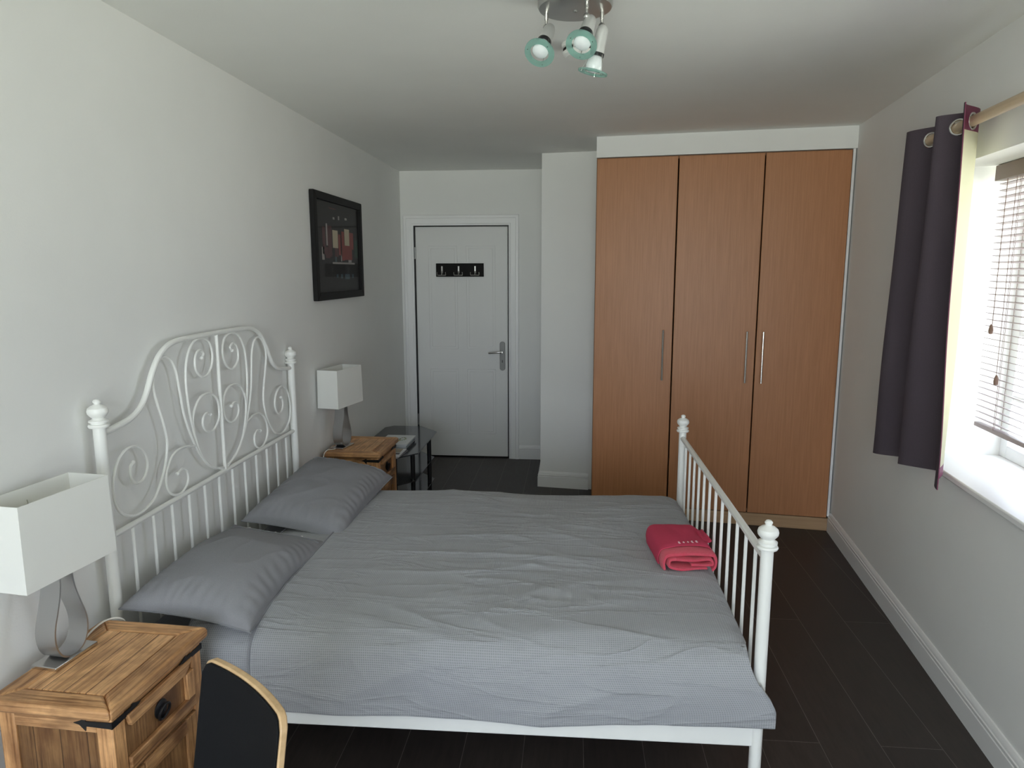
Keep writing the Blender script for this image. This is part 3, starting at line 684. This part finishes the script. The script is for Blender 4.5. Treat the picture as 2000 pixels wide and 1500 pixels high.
# ---------------------------------------------------------------- red towel
tw = thing('towel', 'folded red towel on the duvet against the foot rail', 'towel', (1.848, 1.628, 0.540), 0.10)
def ribbon(pts, th, y0, y1, ny, seed, mb, wob=0.005):
    C_ = crom([(p[0], 0, p[1]) for p in pts], 8); n = len(C_); L = []
    for i in range(n):
        t = (C_[min(i+1, n-1)]-C_[max(i-1, 0)]).normalized(); nn = Vector((-t.z, 0, t.x)); L.append((C_[i], nn))
    prof = [c_+nn*th/2 for c_, nn in L]+[c_-nn*th/2 for c_, nn in reversed(L)]
    # rounded ends
    m_ = len(prof); o = len(mb.v)
    for j in range(ny+1):
        f = j/ny; y = y0+(y1-y0)*f; e = min(f, 1-f)*ny
        sh_ = 0.0 if e >= 2 else (0.004 if e < 1 else 0.0012)
        for i, p in enumerate(prof):
            cc = L[i][0] if i < n else L[2*n-1-i][0]
            q = p+(cc-p)*(sh_/ (th/2))*0.8
            d = wob*noise.noise_vector(Vector((q.x*14, y*12, q.z*14+seed)))
            mb.v.append(Vector((q.x, y, q.z))+d)
    for j in range(ny):
        for i in range(m_):
            a = o+j*m_+i; b = o+j*m_+(i+1) % m_
            mb.f.append([a, b, b+m_, a+m_]); mb.mi.append(0)
    # caps as quads between the two sides
    for base in (o, o+ny*m_):
        for i in range(n-1): mb.f.append([base+i, base+i+1, base+m_-2-i, base+m_-1-i]); mb.mi.append(0)
tb = MB()
ribbon([(0.155, 0.016), (0.06, 0.014), (0.012, 0.020), (0.006, 0.034), (0.02, 0.044), (0.10, 0.042), (0.165, 0.044), (0.178, 0.030), (0.150, 0.026), (0.09, 0.028)], 0.013, -0.065, 0.185, 26, 2.0, tb)
TS = Matrix.Diagonal((0.95, 1.10, 1.22, 1)); mesh_obj('folds', tb.xf(TS), 'terry', tw, smooth=70, subsurf=1)
tb = MB()
ribbon([(0.178, 0.010), (0.190, 0.022), (0.188, 0.046), (0.165, 0.059), (0.09, 0.060), (0.02, 0.060), (-0.008, 0.052), (-0.016, 0.034), (-0.012, 0.012)], 0.015, -0.060, 0.185, 26, 5.0, tb)
mesh_obj('outer_wrap', tb.xf(TS), 'terry', tw, smooth=70, subsurf=1)
tb = MB()
ribbon([(0.186, 0.045), (0.176, 0.066), (0.150, 0.072), (0.09, 0.073), (0.02, 0.073), (-0.016, 0.064), (-0.026, 0.040), (-0.024, 0.016)], 0.009, -0.022, 0.192, 26, 8.0, tb, 0.006)
ribbon([(0.20, 0.068), (0.187, 0.064), (0.165, 0.073)], 0.012, 0.03, 0.15, 8, 3.0, tb, 0.006)
bnd = mesh_obj('border_band', tb.xf(TS), 'band', tw, smooth=70, subsurf=1, label='smooth flat-woven border of the towel')
st = MB()
for k, gl in enumerate(('e', 't', 't', 'e', 'e')):
    x = 0.055+k*0.018; y = -0.012+0.002*k; z = 0.0795
    segs = {'s': [(0, 0, 0.008, 0), (0, 0, 0, 0.007), (0, 0.007, 0.008, 0.007), (0, 0.013, 0.008, 0.013), (0.0, 0.007, 0, 0.013)], 't': [(0.004, 0, 0.004, 0.013), (0, 0.0065, 0.008, 0.0065)], 'e': [(0, 0, 0, 0.013), (0, 0, 0.007, 0), (0, 0.0065, 0.006, 0.0065), (0, 0.013, 0.007, 0.013)]}[gl]
    for a, b, c_, d in segs: st.tube([(x+a, y+b, z), (x+c_, y+d, z)], 0.0008, 5)
mesh_obj('embroidery', st.xf(TS), 'stitch', bnd)

# ================================================================ NIGHTSTANDS (local: x depth from the wall, y along, z up)
def nightstand(label, cx, cy, rz):
    D, Wd, Ht = 0.345, 0.418, 0.602
    r = thing('nightstand', label, 'nightstand', (cx, cy, 0), rz, 'pine bedside cabinets')
    x0, x1, y0, y1 = -D/2, D/2, -Wd/2, Wd/2; tz = Ht-0.034
    tp = MB(); tp.box(x0+0.062, x1-0.064, y0+0.062, y1-0.062, tz, Ht-0.0015)
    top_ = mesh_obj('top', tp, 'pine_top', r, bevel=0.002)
    for P in ([(x0, y0), (x1, y0), (x1-0.064, y0+0.062), (x0+0.062, y0+0.062)], [(x1, y1), (x0, y1), (x0+0.062, y1-0.062), (x1-0.064, y1-0.062)]):
        mesh_obj('end_board', MB().prism(P, tz, Ht), 'pine_x', top_, bevel=0.009, seg=3)
    for P in ([(x1, y0), (x1, y1), (x1-0.064, y1-0.062), (x1-0.064, y0+0.062)], [(x0, y1), (x0, y0), (x0+0.062, y0+0.062), (x0+0.062, y1-0.062)]):
        mesh_obj('edge_board', MB().prism(P, tz, Ht), 'pine_y', top_, bevel=0.009, seg=3)
    bx0, bx1, by0, by1 = x0+0.012, x1-0.016, y0+0.022, y1-0.022; pw = 0.045
    for px in (bx0, bx1-pw):
        for py in (by0, by1-pw): mesh_obj('corner_post', MB().box(px, px+pw, py, py+pw, 0, tz), 'pine_post', r, bevel=0.003)
    for sy in (by0, by1-0.02):
        mesh_obj('side_panel', MB().box(bx0+pw, bx1-pw, sy+0.005, sy+0.015, 0.09, tz-0.045), 'pine_side', r)
        for za, zb in ((tz-0.045, tz), (0.05, 0.09)): mesh_obj('side_rail', MB().box(bx0+pw, bx1-pw, sy, sy+0.02, za, zb), 'pine_x', r, bevel=0.002)
    mesh_obj('back_panel', MB().box(bx0, bx0+0.01, by0+pw, by1-pw, 0.05, tz), 'pine_side', r)
    fx = bx1
    for za, zb in ((tz-0.022, tz), (0.375, 0.392), (0.045, 0.085)): mesh_obj('front_rail', MB().box(fx-0.03, fx-0.004, by0+pw, by1-pw, za, zb), 'pine_y', r, bevel=0.002)
    # drawer with a raised frame
    dz0, dz1 = 0.394, tz-0.024; dy0, dy1 = by0+pw+0.002, by1-pw-0.002
    dw = mesh_obj('drawer', MB().box(fx-0.25, fx-0.006, dy0, dy1, dz0, dz1), 'pine_dark', r)
    fr = MB(); fr.prism([(dy0, dz1), (dy1, dz1), (dy1-0.038, dz1-0.036), (dy0+0.012, dz1-0.036)], 0, 0.014, Matrix(((0,0,1,fx-0.006),(1,0,0,0),(0,1,0,0),(0,0,0,1))))
    mesh_obj('drawer_frame', fr, 'pine_y', dw, bevel=0.003)
    mesh_obj('drawer_frame', MB().box(fx-0.006, fx+0.008, dy0, dy1, dz0, dz0+0.032), 'pine_y', dw, bevel=0.003)
    mesh_obj('drawer_stile', MB().box(fx-0.006, fx+0.008, dy1-0.036, dy1, dz0+0.032, dz1-0.037), 'pine_post', dw, bevel=0.003)
    rg = MB(); pz = (dz0+dz1)/2; pyc = 0.0
    rg.lathe([(0.026, 0), (0.026, 0.003), (0.020, 0.006), (0.008, 0.012), (0.005, 0.014)], Matrix.Translation((fx-0.006, pyc, pz)) @ Matrix.Rotation(PI/2, 4, 'Y'), 20)
    rg.tube([(fx+0.006+0.006*math.cos(t), pyc+0.022*math.sin(t), pz-0.006+0.022*math.cos(t)) for t in [2*PI*k/24 for k in range(24)]], 0.0038, 8, closed=True)
    mesh_obj('ring_pull', rg, 'iron', dw)
    # lower door
    dd = mesh_obj('door', MB().box(fx-0.02, fx-0.004, dy0, dy1, 0.087, 0.373), 'pine_dark', r, bevel=0.002)
    for ya, yb in ((dy0, dy0+0.05), (dy1-0.05, dy1)): mesh_obj('door_stile', MB().box(fx-0.004, fx+0.006, ya, yb, 0.087, 0.373), 'pine_z', dd, bevel=0.003)
    for za, zb in ((0.087, 0.13), (0.33, 0.373)): mesh_obj('door_rail', MB().box(fx-0.004, fx+0.006, dy0+0.05, dy1-0.05, za, zb), 'pine_y', dd, bevel=0.003)
    kb = MB().lathe([(0.010, 0), (0.007, 0.012), (0.014, 0.018), (0.015, 0.026), (0.006, 0.030)], Matrix.Translation((fx+0.005, dy0+0.025, 0.25)) @ Matrix.Rotation(PI/2, 4, 'Y'), 16); mesh_obj('knob', kb, 'iron', dd)
    # iron corner straps with arrow tips
    for sg in (-1, 1):
        yy = by0 if sg < 0 else by1; zc = tz-0.020; st_ = MB(); t = 0.003; hw = 0.0085
        arrow = [(0, -hw), (0.070, -hw*0.8), (0.072, -0.020), (0.088, -0.004), (0.104, 0.0), (0.088, 0.006), (0.072, 0.014), (0.070, hw*0.8), (0, hw)]
        # front arm runs along y inward, side arm runs along x backwards
        Ma = Matrix(((0,0,1,fx),(-sg,0,0,yy),(0,1,0,zc),(0,0,0,1))); st_.prism(arrow, 0.0005, t, Ma)
        Mb = Matrix(((-1,0,0,fx),(0,0,sg,yy),(0,1,0,zc),(0,0,0,1))); st_.prism(arrow, 0.0005, t, Mb)
        st_.box(fx-0.002, fx+t, min(yy, yy+sg*t)-0.001, max(yy, yy+sg*t)+0.001, zc-hw, zc+hw)
        mesh_obj('corner_strap', st_, 'iron', r)
    return r
nightstand('rustic pine nightstand in the foreground with black iron straps under its lamp', 0.228, 0.730, -0.055)
nightstand('rustic pine nightstand on the far side of the bed beside the glass stand', 0.205, 3.165, -0.02)

# ---------------------------------------------------------------- table lamps
def lamp(label, cx, cy, z, rz, cord_pts, so=(0, 0)):
    r = thing('table_lamp', label, 'lamp', (cx, cy, z), rz, 'bedside lamps')
    mesh_obj('base', MB().box(-0.040, 0.040, -0.072, 0.072, 0, 0.010), 'chrome', r, bevel=0.002)
    half = [(0.020, 0.262), (0.020, 0.235), (0.024, 0.20), (0.036, 0.155), (0.049, 0.115), (0.054, 0.083), (0.050, 0.050), (0.036, 0.024), (0.016, 0.012), (0.0, 0.010)]
    outl = crom([(a, b, 0) for a, b in half], 6); outl += [Vector((-p.x, p.y, 0)) for p in reversed(outl[:-1])]
    mb = MB(); n = len(outl); th = 0.0045; hw = 0.031; vs = []
    for i, p in enumerate(outl):
        t = (outl[min(i+1, n-1)]-outl[max(i-1, 0)]).normalized(); nn = Vector((t.y, -t.x, 0))
        for q in (p+nn*th/2, p-nn*th/2):
            for xx in (-hw, hw): vs.append(Vector((xx, q.x, q.y)))
    fs = []
    for i in range(n-1):
        a, b = i*4, i*4+4
        fs += [(a, a+1, b+1, b), (a+3, a+2, b+2, b+3), (a+1, a+3, b+3, b+1), (a+2, a, b, b+2)]
    fs += [(0, 2, 3, 1), ((n-1)*4, (n-1)*4+1, (n-1)*4+3, (n-1)*4+2)]
    mb.add(vs, fs); mesh_obj('loop_body', mb, 'steel', r, smooth=50)
    mesh_obj('lamp_holder', MB().box(-0.031, 0.031, -0.026, 0.026, 0.255, 0.262).lathe([(0.014, 0.262), (0.014, 0.275), (0.018, 0.277), (0.018, 0.31), (0.012, 0.312)], None, 20).tube([(0, 0.022, 0.268), (0, 0.036, 0.268)], 0.004, 8), 'chrome', r)
    mesh_obj('bulb', MB().lathe([(0.012, 0.312), (0.014, 0.33), (0.026, 0.355), (0.030, 0.378), (0.024, 0.40), (0.010, 0.412), (0.001, 0.414)], None, 20), 'bulb', r)
    # shade: open rectangular box, slightly wider at the bottom
    zb, zt = 0.262, 0.486; A0, A1, B0, B1 = 0.068, 0.065, 0.147, 0.143; th = 0.0025
    sh_ = MB(); vs = []
    for zz, ax, by in ((zb, A0, B0), (zt, A1, B1)):
        for k in (0, th):
            for sx_, sy2 in ((-1, -1), (1, -1), (1, 1), (-1, 1)): vs.append((so[0]+sx_*(ax-k), so[1]+sy2*(by-k), zz))
    fs = []
    for i in range(4):
        j = (i+1) % 4
        fs += [(i, j, 8+j, 8+i), (4+j, 4+i, 12+i, 12+j), (j, i, 4+i, 4+j), (8+i, 8+j, 12+j, 12+i)]
    sh_.add(vs, fs); sd = mesh_obj('lamp_shade', sh_, 'shade', r, smooth=20)
    sp_ = MB()
    for t in ((A1-0.004, 0), (-A1+0.004, 0), (0, B1-0.004), (0, -B1+0.004)): sp_.tube([(0, 0, 0.300), (so[0]+t[0]*0.5, so[1]+t[1]*0.5, 0.34), (so[0]+t[0], so[1]+t[1], 0.452)], 0.0014, 6)
    mesh_obj('shade_carrier', sp_, 'chrome', sd)
    inv = ROOTM[r].inverted()
    mesh_obj('power_cord', MB().tube([inv @ p for p in crom(cord_pts, 6)], 0.0028, 8), 'cable', r, label='white power cord')
    return r
lamp('silver loop table lamp with cream rectangular shade on the near nightstand', 0.104, 0.737, 0.602, -0.12,
     [(0.108, 0.80, 0.607), (0.096, 0.835, 0.606), (0.088, 0.88, 0.607), (0.093, 0.925, 0.609), (0.118, 0.953, 0.602), (0.125, 0.968, 0.56), (0.11, 0.972, 0.40), (0.10, 0.97, 0.15)], (0.008, -0.014))
lamp('silver loop table lamp with cream rectangular shade on the far nightstand', 0.106, 3.09, 0.602, -0.20,
     [(0.095, 3.05, 0.608), (0.075, 3.01, 0.606), (0.055, 2.965, 0.612), (0.040, 2.942, 0.585), (0.035, 2.938, 0.50), (0.035, 2.94, 0.2)])

# ---------------------------------------------------------------- black glass stand by the door
TZ = 0.45
gt = thing('glass_stand', 'black glass three-tier stand between the far nightstand and the door', 'stand', (0.26, 3.88, 0))
def tier(z, ins, th=0.006):
    P = [(0.035+ins, 3.46+ins), (0.10+ins, 3.405+ins), (0.34-ins*0.5, 3.405+ins), (0.466-ins, 3.545+ins*0.5), (0.466-ins, 4.19-ins*0.5), (0.31-ins*0.5, 4.365-ins), (0.09+ins, 4.365-ins), (0.035+ins, 4.30-ins)]
    return MB().prism(P, z-th, z)
mesh_obj('glass_top', tier(TZ, 0, 0.008), 'bglass', gt, True, bevel=0.0015)
mesh_obj('glass_shelf', tier(0.255, 0.02), 'bglass', gt, True, bevel=0.0015)
mesh_obj('glass_shelf', tier(0.085, 0.02), 'bglass', gt, True, bevel=0.0015)
for lx, ly in ((0.432, 4.06), (0.325, 3.47), (0.415, 3.60), (0.075, 4.27), (0.075, 3.50)):
    mesh_obj('leg', MB().tube([(lx, ly, 0.0), (lx, ly, TZ-0.0085)], 0.016, 16), 'black', gt, True)

# magazines in two piles
def magazine(label, x, y, z, rz, wx, wy, th, cov, page, art=None, group=None):
    r = thing('magazine', label, 'magazine', (x, y, z), rz, group)
    mesh_obj('cover', MB().box(-wx/2, wx/2, -wy/2, wy/2, th-0.0006, th).box(-wx/2, wx/2, -wy/2, wy/2, 0, 0.0006).box(-wx/2-0.0004, -wx/2+0.0003, -wy/2, wy/2, 0, th), cov, r)
    mesh_obj('pages', MB().box(-wx/2+0.0006, wx/2-0.0015, -wy/2+0.0015, wy/2-0.0015, 0.0006, th-0.0006), page, r)
    if art:
        for nm, q, am in art: mesh_obj(nm, q, am, r)
    return r
CV = [flat('cover_white', (0.72, 0.74, 0.76, 1)), flat('cover_navy', (0.02, 0.035, 0.075, 1)), flat('cover_teal', (0.05, 0.22, 0.21, 1)), flat('cover_blue', (0.22, 0.36, 0.52, 1)), flat('cover_grey', (0.36, 0.38, 0.40, 1)), flat('cover_dark', (0.04, 0.036, 0.04, 1)), flat('cover_mauve', (0.42, 0.38, 0.46, 1))]
PG = flat('page_edges', (0.62, 0.64, 0.66, 1), 0.8); LEAF = flat('printed_leaf', (0.12, 0.16, 0.02, 1)); YEL = flat('printed_yellow', (0.55, 0.48, 0.10, 1)); TAN = flat('printed_tan', (0.35, 0.30, 0.22, 1)); INK = flat('printed_dark', (0.06, 0.05, 0.05, 1))
z = TZ; bx_, by_ = 0.262, 3.77
lab = ['navy magazine at the bottom of the back pile on the glass stand', 'teal magazine second from the bottom of the back pile on the glass stand', 'pale blue magazine midway up the back pile on the glass stand', 'grey-blue magazine under the white one on the back pile', 'white magazine with a green plant printed on its cover, top of the back pile']
for k, (cv, th) in enumerate(((1, 0.008), (2, 0.006), (3, 0.009), (4, 0.006), (0, 0.007))):
    art = None
    if k == 4:
        lf = MB()
        for q in range(9):
            a = q*0.7; lx, ly = 0.035+0.020*math.cos(a), 0.015+0.036*math.sin(a)
            lf.prism([(lx, ly-0.006), (lx+0.008, ly), (lx+0.004, ly+0.013), (lx-0.008, ly+0.007)], th+0.0001, th+0.0005)
        lf2 = MB().prism([(-0.02, -0.05), (0.02, -0.06), (0.035, -0.03), (0.0, -0.018)], th+0.0001, th+0.0004)
        art = [('printed_plant', lf, LEAF), ('printed_flower', lf2, YEL)]
    magazine(lab[k], bx_+random.uniform(-0.006, 0.006), by_+random.uniform(-0.006, 0.006), z, 0.0+random.uniform(-0.06, 0.06), 0.205, 0.27, th, CV[cv], PG, art, 'magazines on the glass stand')
    z += th+0.0002
z = TZ; bx_, by_ = 0.285, 3.505
lab = ['dark magazine at the bottom of the front pile on the glass stand', 'mauve-covered magazine in the middle of the front pile on the glass stand', 'magazine with a tan and dark picture, top of the front pile on the glass stand']
for k, (cv, th) in enumerate(((5, 0.005), (6, 0.005), (0, 0.004))):
    art = None
    if k == 2: art = [('printed_picture', MB().box(-0.075, 0.07, 0.0, 0.095, th+0.0001, th+0.0004), TAN), ('printed_band', MB().box(-0.08, 0.075, -0.05, -0.012, th+0.0001, th+0.0004), INK)]
    magazine(lab[k], bx_+random.uniform(-0.004, 0.004), by_-0.004*k, z, -0.10+0.05*k, 0.175, 0.215, th, CV[cv], PG, art, 'magazines on the glass stand')
    z += th+0.0002

# ---------------------------------------------------------------- framed picture on the left wall
pf = thing('framed_picture', 'black framed picture of a red-lit night interior on the left wall', 'picture', (0.0, 3.445, 1.484))
y0p, y1p, z0p, z1p = 2.995, 3.895, 1.484, 2.112
fr = MB(); fw = 0.045
for P in ([(y0p, z0p), (y1p, z0p), (y1p-fw, z0p+fw), (y0p+fw, z0p+fw)], [(y1p, z0p), (y1p, z1p), (y1p-fw, z1p-fw), (y1p-fw, z0p+fw)], [(y1p, z1p), (y0p, z1p), (y0p+fw, z1p-fw), (y1p-fw, z1p-fw)], [(y0p, z1p), (y0p, z0p), (y0p+fw, z0p+fw), (y0p+fw, z1p-fw)]):
    fr.prism(P, 0.001, 0.030, Matrix(((0,0,1,0),(1,0,0,0),(0,1,0,0),(0,0,0,1))))
mesh_obj('frame', fr, 'frame_b', pf, True, bevel=0.003)
art = MB(); AM = [flat('print_black', (0.022, 0.020, 0.022, 1), 0.7), flat('print_cream', (0.479, 0.410, 0.296, 1), 0.7), flat('print_red', (0.251, 0.051, 0.046, 1), 0.7), flat('print_maroon', (0.097, 0.037, 0.040, 1), 0.7), flat('print_pale', (0.342, 0.308, 0.296, 1), 0.7), flat('print_blue', (0.062, 0.097, 0.119, 1), 0.7), flat('print_green', (0.025, 0.057, 0.043, 1), 0.7)]
def apatch(a, b, c_, d, mi, lift=0.0):
    Y0, Y1 = y0p+fw+(y1p-y0p-2*fw)*a, y0p+fw+(y1p-y0p-2*fw)*b; Z0, Z1 = z0p+fw+(z1p-z0p-2*fw)*c_, z0p+fw+(z1p-z0p-2*fw)*d
    art.box(0.004, 0.012+lift, Y0, Y1, Z0, Z1, mi)
apatch(0, 1, 0, 1, 0)
for i, q in enumerate([(0.36, 0.48, 0.50, 0.70, 1), (0.49, 0.56, 0.42, 0.66, 2), (0.57, 0.63, 0.36, 0.70, 2), (0.64, 0.76, 0.54, 0.735, 1), (0.63, 0.82, 0.37, 0.54, 2), (0.76, 0.86, 0.50, 0.70, 2), (0.14, 0.20, 0.42, 0.72, 3), (0.22, 0.25, 0.52, 0.76, 4), (0.25, 0.34, 0.40, 0.74, 3), (0.12, 0.17, 0.36, 0.50, 4), (0.20, 0.30, 0.38, 0.50, 3), (0.88, 0.97, 0.40, 0.62, 6), (0.40, 0.48, 0.40, 0.50, 3), (0.54, 0.56, 0.35, 0.66, 4), (0.34, 0.88, 0.318, 0.338, 4), (0.72, 0.80, 0.34, 0.40, 4), (0.40, 0.44, 0.33, 0.40, 5), (0.42, 0.46, 0.16, 0.20, 5), (0.52, 0.57, 0.15, 0.20, 5), (0.62, 0.74, 0.14, 0.20, 5), (0.80, 0.84, 0.15, 0.20, 5), (0.38, 0.42, 0.82, 0.845, 4), (0.50, 0.53, 0.825, 0.87, 4), (0.66, 0.71, 0.84, 0.865, 4), (0.30, 0.45, 0.93, 0.945, 3)]):
    apatch(*q, lift=0.0003+0.0002*(i % 3))
mesh_obj('print', art, AM, pf, True)
mesh_obj('glazing', MB().box(0.0145, 0.0165, y0p+fw-0.004, y1p-fw+0.004, z0p+fw-0.004, z1p-fw+0.004), 'acrylic', pf, True)

# ---------------------------------------------------------------- chair in the foreground
def chair():
    d = Vector((0.80, -0.60, 0)).normalized(); n_ = Vector((d.y, -d.x, 0))     # d: left to right along the back; n_: the side the sitter is on
    if n_.y > 0: n_ = -n_
    c0 = Vector((0.8125, 0.342, 0)); Mx = Matrix(((d.x, -n_.x, 0, c0.x), (d.y, -n_.y, 0, c0.y), (0, 0, 1, 0), (0, 0, 0, 1)))
    r = thing('chair', 'black upholstered chair with a curved birch plywood edge beside the near nightstand', 'chair', mat=Mx)
    # local: x along the back, y backwards, z up
    hw, zt, zb = 0.165, 0.803, 0.50; th = 0.016
    def top_z(x): t = abs(x)/hw; return zt-0.002*t*t-0.026*max(0, t-0.86)**2.2/0.14**2.2
    def surf(x, z, off): 
        cv = 0.018*(1-(x/hw)**2); lean = (z-0.80)*0.16
        return Vector((x, cv+lean+off, z))
    def board(off0, off1, ins, mb):
        nx, nz = 28, 22; idx = {}
        for sd, off in ((0, off0), (1, off1)):
            for i in range(nx+1):
                for j in range(nz+1):
                    x = -hw+ins+(2*hw-2*ins)*i/nx; z = zb+(top_z(x*hw/(hw-ins))-ins-zb)*j/nz
                    idx[sd, i, j] = len(mb.v); mb.v.append(surf(x, z, off))
        for i in range(nx):
            for j in range(nz):
                mb.f.append([idx[0, i, j], idx[0, i+1, j], idx[0, i+1, j+1], idx[0, i, j+1]]); mb.f.append([idx[1, i+1, j], idx[1, i, j], idx[1, i, j+1], idx[1, i+1, j+1]]); mb.mi += [0, 0]
        ring = [(i, 0) for i in range(nx)]+[(nx, j) for j in range(nz)]+[(i, nz) for i in range(nx, 0, -1)]+[(0, j) for j in range(nz, 0, -1)]
        for k in range(len(ring)):
            a, b = ring[k], ring[(k+1) % len(ring)]; mb.f.append([idx[1, a[0], a[1]], idx[1, b[0], b[1]], idx[0, b[0], b[1]], idx[0, a[0], a[1]]]); mb.mi.append(0)
        return mb
    mesh_obj('backrest', board(0, th, 0, MB()), 'ply', r, smooth=40, bevel=0.003)
    mesh_obj('back_pad', board(-0.006, -0.0002, 0.004, MB()), 'leather', r, smooth=40, bevel=0.002)
    st_ = MB(); P = [(x, y) for x, y in [(-0.175, -0.075), (0.175, -0.075), (0.19, -0.36), (0.16, -0.46), (-0.16, -0.46), (-0.19, -0.36)]]
    mesh_obj('seat', MB().prism(P, 0.435, 0.450), 'ply', r, bevel=0.006)
    mesh_obj('seat_pad', MB().prism([(x*0.96, y*0.97-0.006) for x, y in P], 0.4502, 0.475), 'leather', r, bevel=0.010, seg=3)
    for sx_ in (-1, 1):
        mesh_obj('back_support', MB().tube(crom([(sx_*0.10, -0.10, 0.43), (sx_*0.10, -0.045, 0.44), (sx_*0.10, -0.022, 0.50), (sx_*0.10, 0.003, 0.62)], 5), 0.009, 10), 'chrome', r)
        mesh_obj('leg', MB().tube([(sx_*0.16, -0.06, 0.435), (sx_*0.20, -0.01, 0.0)], 0.011, 12), 'chrome', r)
        mesh_obj('leg', MB().tube([(sx_*0.16, -0.34, 0.435), (sx_*0.20, -0.40, 0.0)], 0.011, 12), 'chrome', r)
    return r
chair()

# ---------------------------------------------------------------- ceiling light and smoke alarm
cx0, cy0 = 1.487, 1.37
cl = thing('ceiling_spotlight', 'silver ceiling light with three glass-ringed spot heads', 'ceiling light', (cx0, cy0, H))
mesh_obj('ceiling_plate', MB().lathe([(0.112, 0), (0.115, -0.004), (0.115, -0.040), (0.111, -0.048), (0.10, -0.051), (0.03, -0.053), (0.001, -0.053)], Matrix.Translation((cx0, cy0, H)), 48).lathe([(0.006, -0.053), (0.006, -0.057), (0.002, -0.059)], Matrix.Translation((cx0, cy0, H)), 12), 'silver', cl, True)
def spot(mount, T, ax, twist):
    ax = Vector(ax).normalized(); T = Vector(T); mount = Vector(mount)
    q = ax.to_track_quat('Z', 'Y').to_matrix().to_4x4(); Mx = Matrix.Translation(T) @ q
    hd_ = mesh_obj('spot_head', MB().lathe([(0.001, -0.002), (0.009, 0), (0.015, 0.006), (0.018, 0.016), (0.0195, 0.035), (0.0215, 0.082), (0.0215, 0.084)], Mx, 24), 'silver_head', cl, True)
    piv = mount+Vector((0, 0, -0.042)); P2 = T+ax*0.014
    am = MB().tube([mount+Vector((0, 0, 0.006)), mount+Vector((0, 0, -0.02))], 0.006, 10).tube([mount+Vector((0, 0, -0.018)), piv], 0.0045, 10)
    am.lathe([(0.010*math.sin(PI*k/8)+0.0005, -0.010*math.cos(PI*k/8)) for k in range(9)], Matrix.Translation(piv), 14).tube([piv, P2], 0.0045, 10)
    mesh_obj('swivel_arm', am, 'chrome', hd_, True)
    mesh_obj('socket_rim', MB().lathe([(0.0222, 0.079), (0.0222, 0.089), (0.017, 0.089)], Mx, 24), 'black', hd_, True)
    mesh_obj('bulb', MB().lathe([(0.014, 0.084), (0.018, 0.093), (0.024, 0.105), (0.0262, 0.118), (0.024, 0.128), (0.014, 0.135), (0.001, 0.137)], Mx, 24), 'bulb', hd_, True)
    ring = MB(); n = 48; vs = []
    for r_, zz in ((0.029, 0.133), (0.046, 0.133), (0.046, 0.138), (0.029, 0.138)):
        for k in range(n): vs.append(Mx @ Vector((r_*math.cos(2*PI*k/n), r_*math.sin(2*PI*k/n), zz)))
    ring.add(vs, [(a*n+k, a*n+(k+1) % n, ((a+1) % 4)*n+(k+1) % n, ((a+1) % 4)*n+k) for a in range(4) for k in range(n)])
    mesh_obj('glass_ring', ring, 'teal', hd_, True)
    cp = MB()
    for k in range(3):
        a = twist+2*PI*k/3; c_, s_ = math.cos(a), math.sin(a)
        cp.tube([Mx @ Vector((0.0205*c_, 0.0205*s_, 0.082)), Mx @ Vector((0.036*c_, 0.036*s_, 0.132)), Mx @ Vector((0.037*c_, 0.037*s_, 0.141))], 0.0013, 6)
    mesh_obj('ring_clip', cp, 'chrome', hd_, True)
bk = -Fv
def axis(r_, u_, f_): return Rv*r_+Uv*u_+bk*f_
spot((1.398, 1.392, 2.446), (1.412, 1.388, 2.405), axis(-0.29, -0.86, 0.50), 0.5)
spot((1.522, 1.305, 2.446), (1.536, 1.323, 2.405), axis(-0.28, -0.86, 0.50), 0.2)
spot((1.570, 1.395, 2.446), (1.574, 1.345, 2.390), axis(-0.22, -0.95, -0.25), 0.9)
sm = thing('smoke_alarm', 'round white smoke alarm on the ceiling behind the spot heads', 'smoke alarm', (1.500, 1.860, H))
Ms = Matrix.Translation((1.500, 1.860, H))
mesh_obj('housing', MB().lathe([(0.062, 0), (0.064, -0.004), (0.062, -0.016), (0.055, -0.018), (0.055, -0.030), (0.060, -0.032), (0.058, -0.042), (0.046, -0.050), (0.001, -0.052)], Ms, 40), 'plastic', sm, True)
vt = MB()
for k in range(30):
    a = 2*PI*k/30; vt.box(-0.0028, 0.0028, -0.0578, -0.054, -0.0285, -0.0195, 0, Ms @ Matrix.Rotation(a, 4, 'Z'))
mesh_obj('vent_slots', vt, 'vent', sm, True)
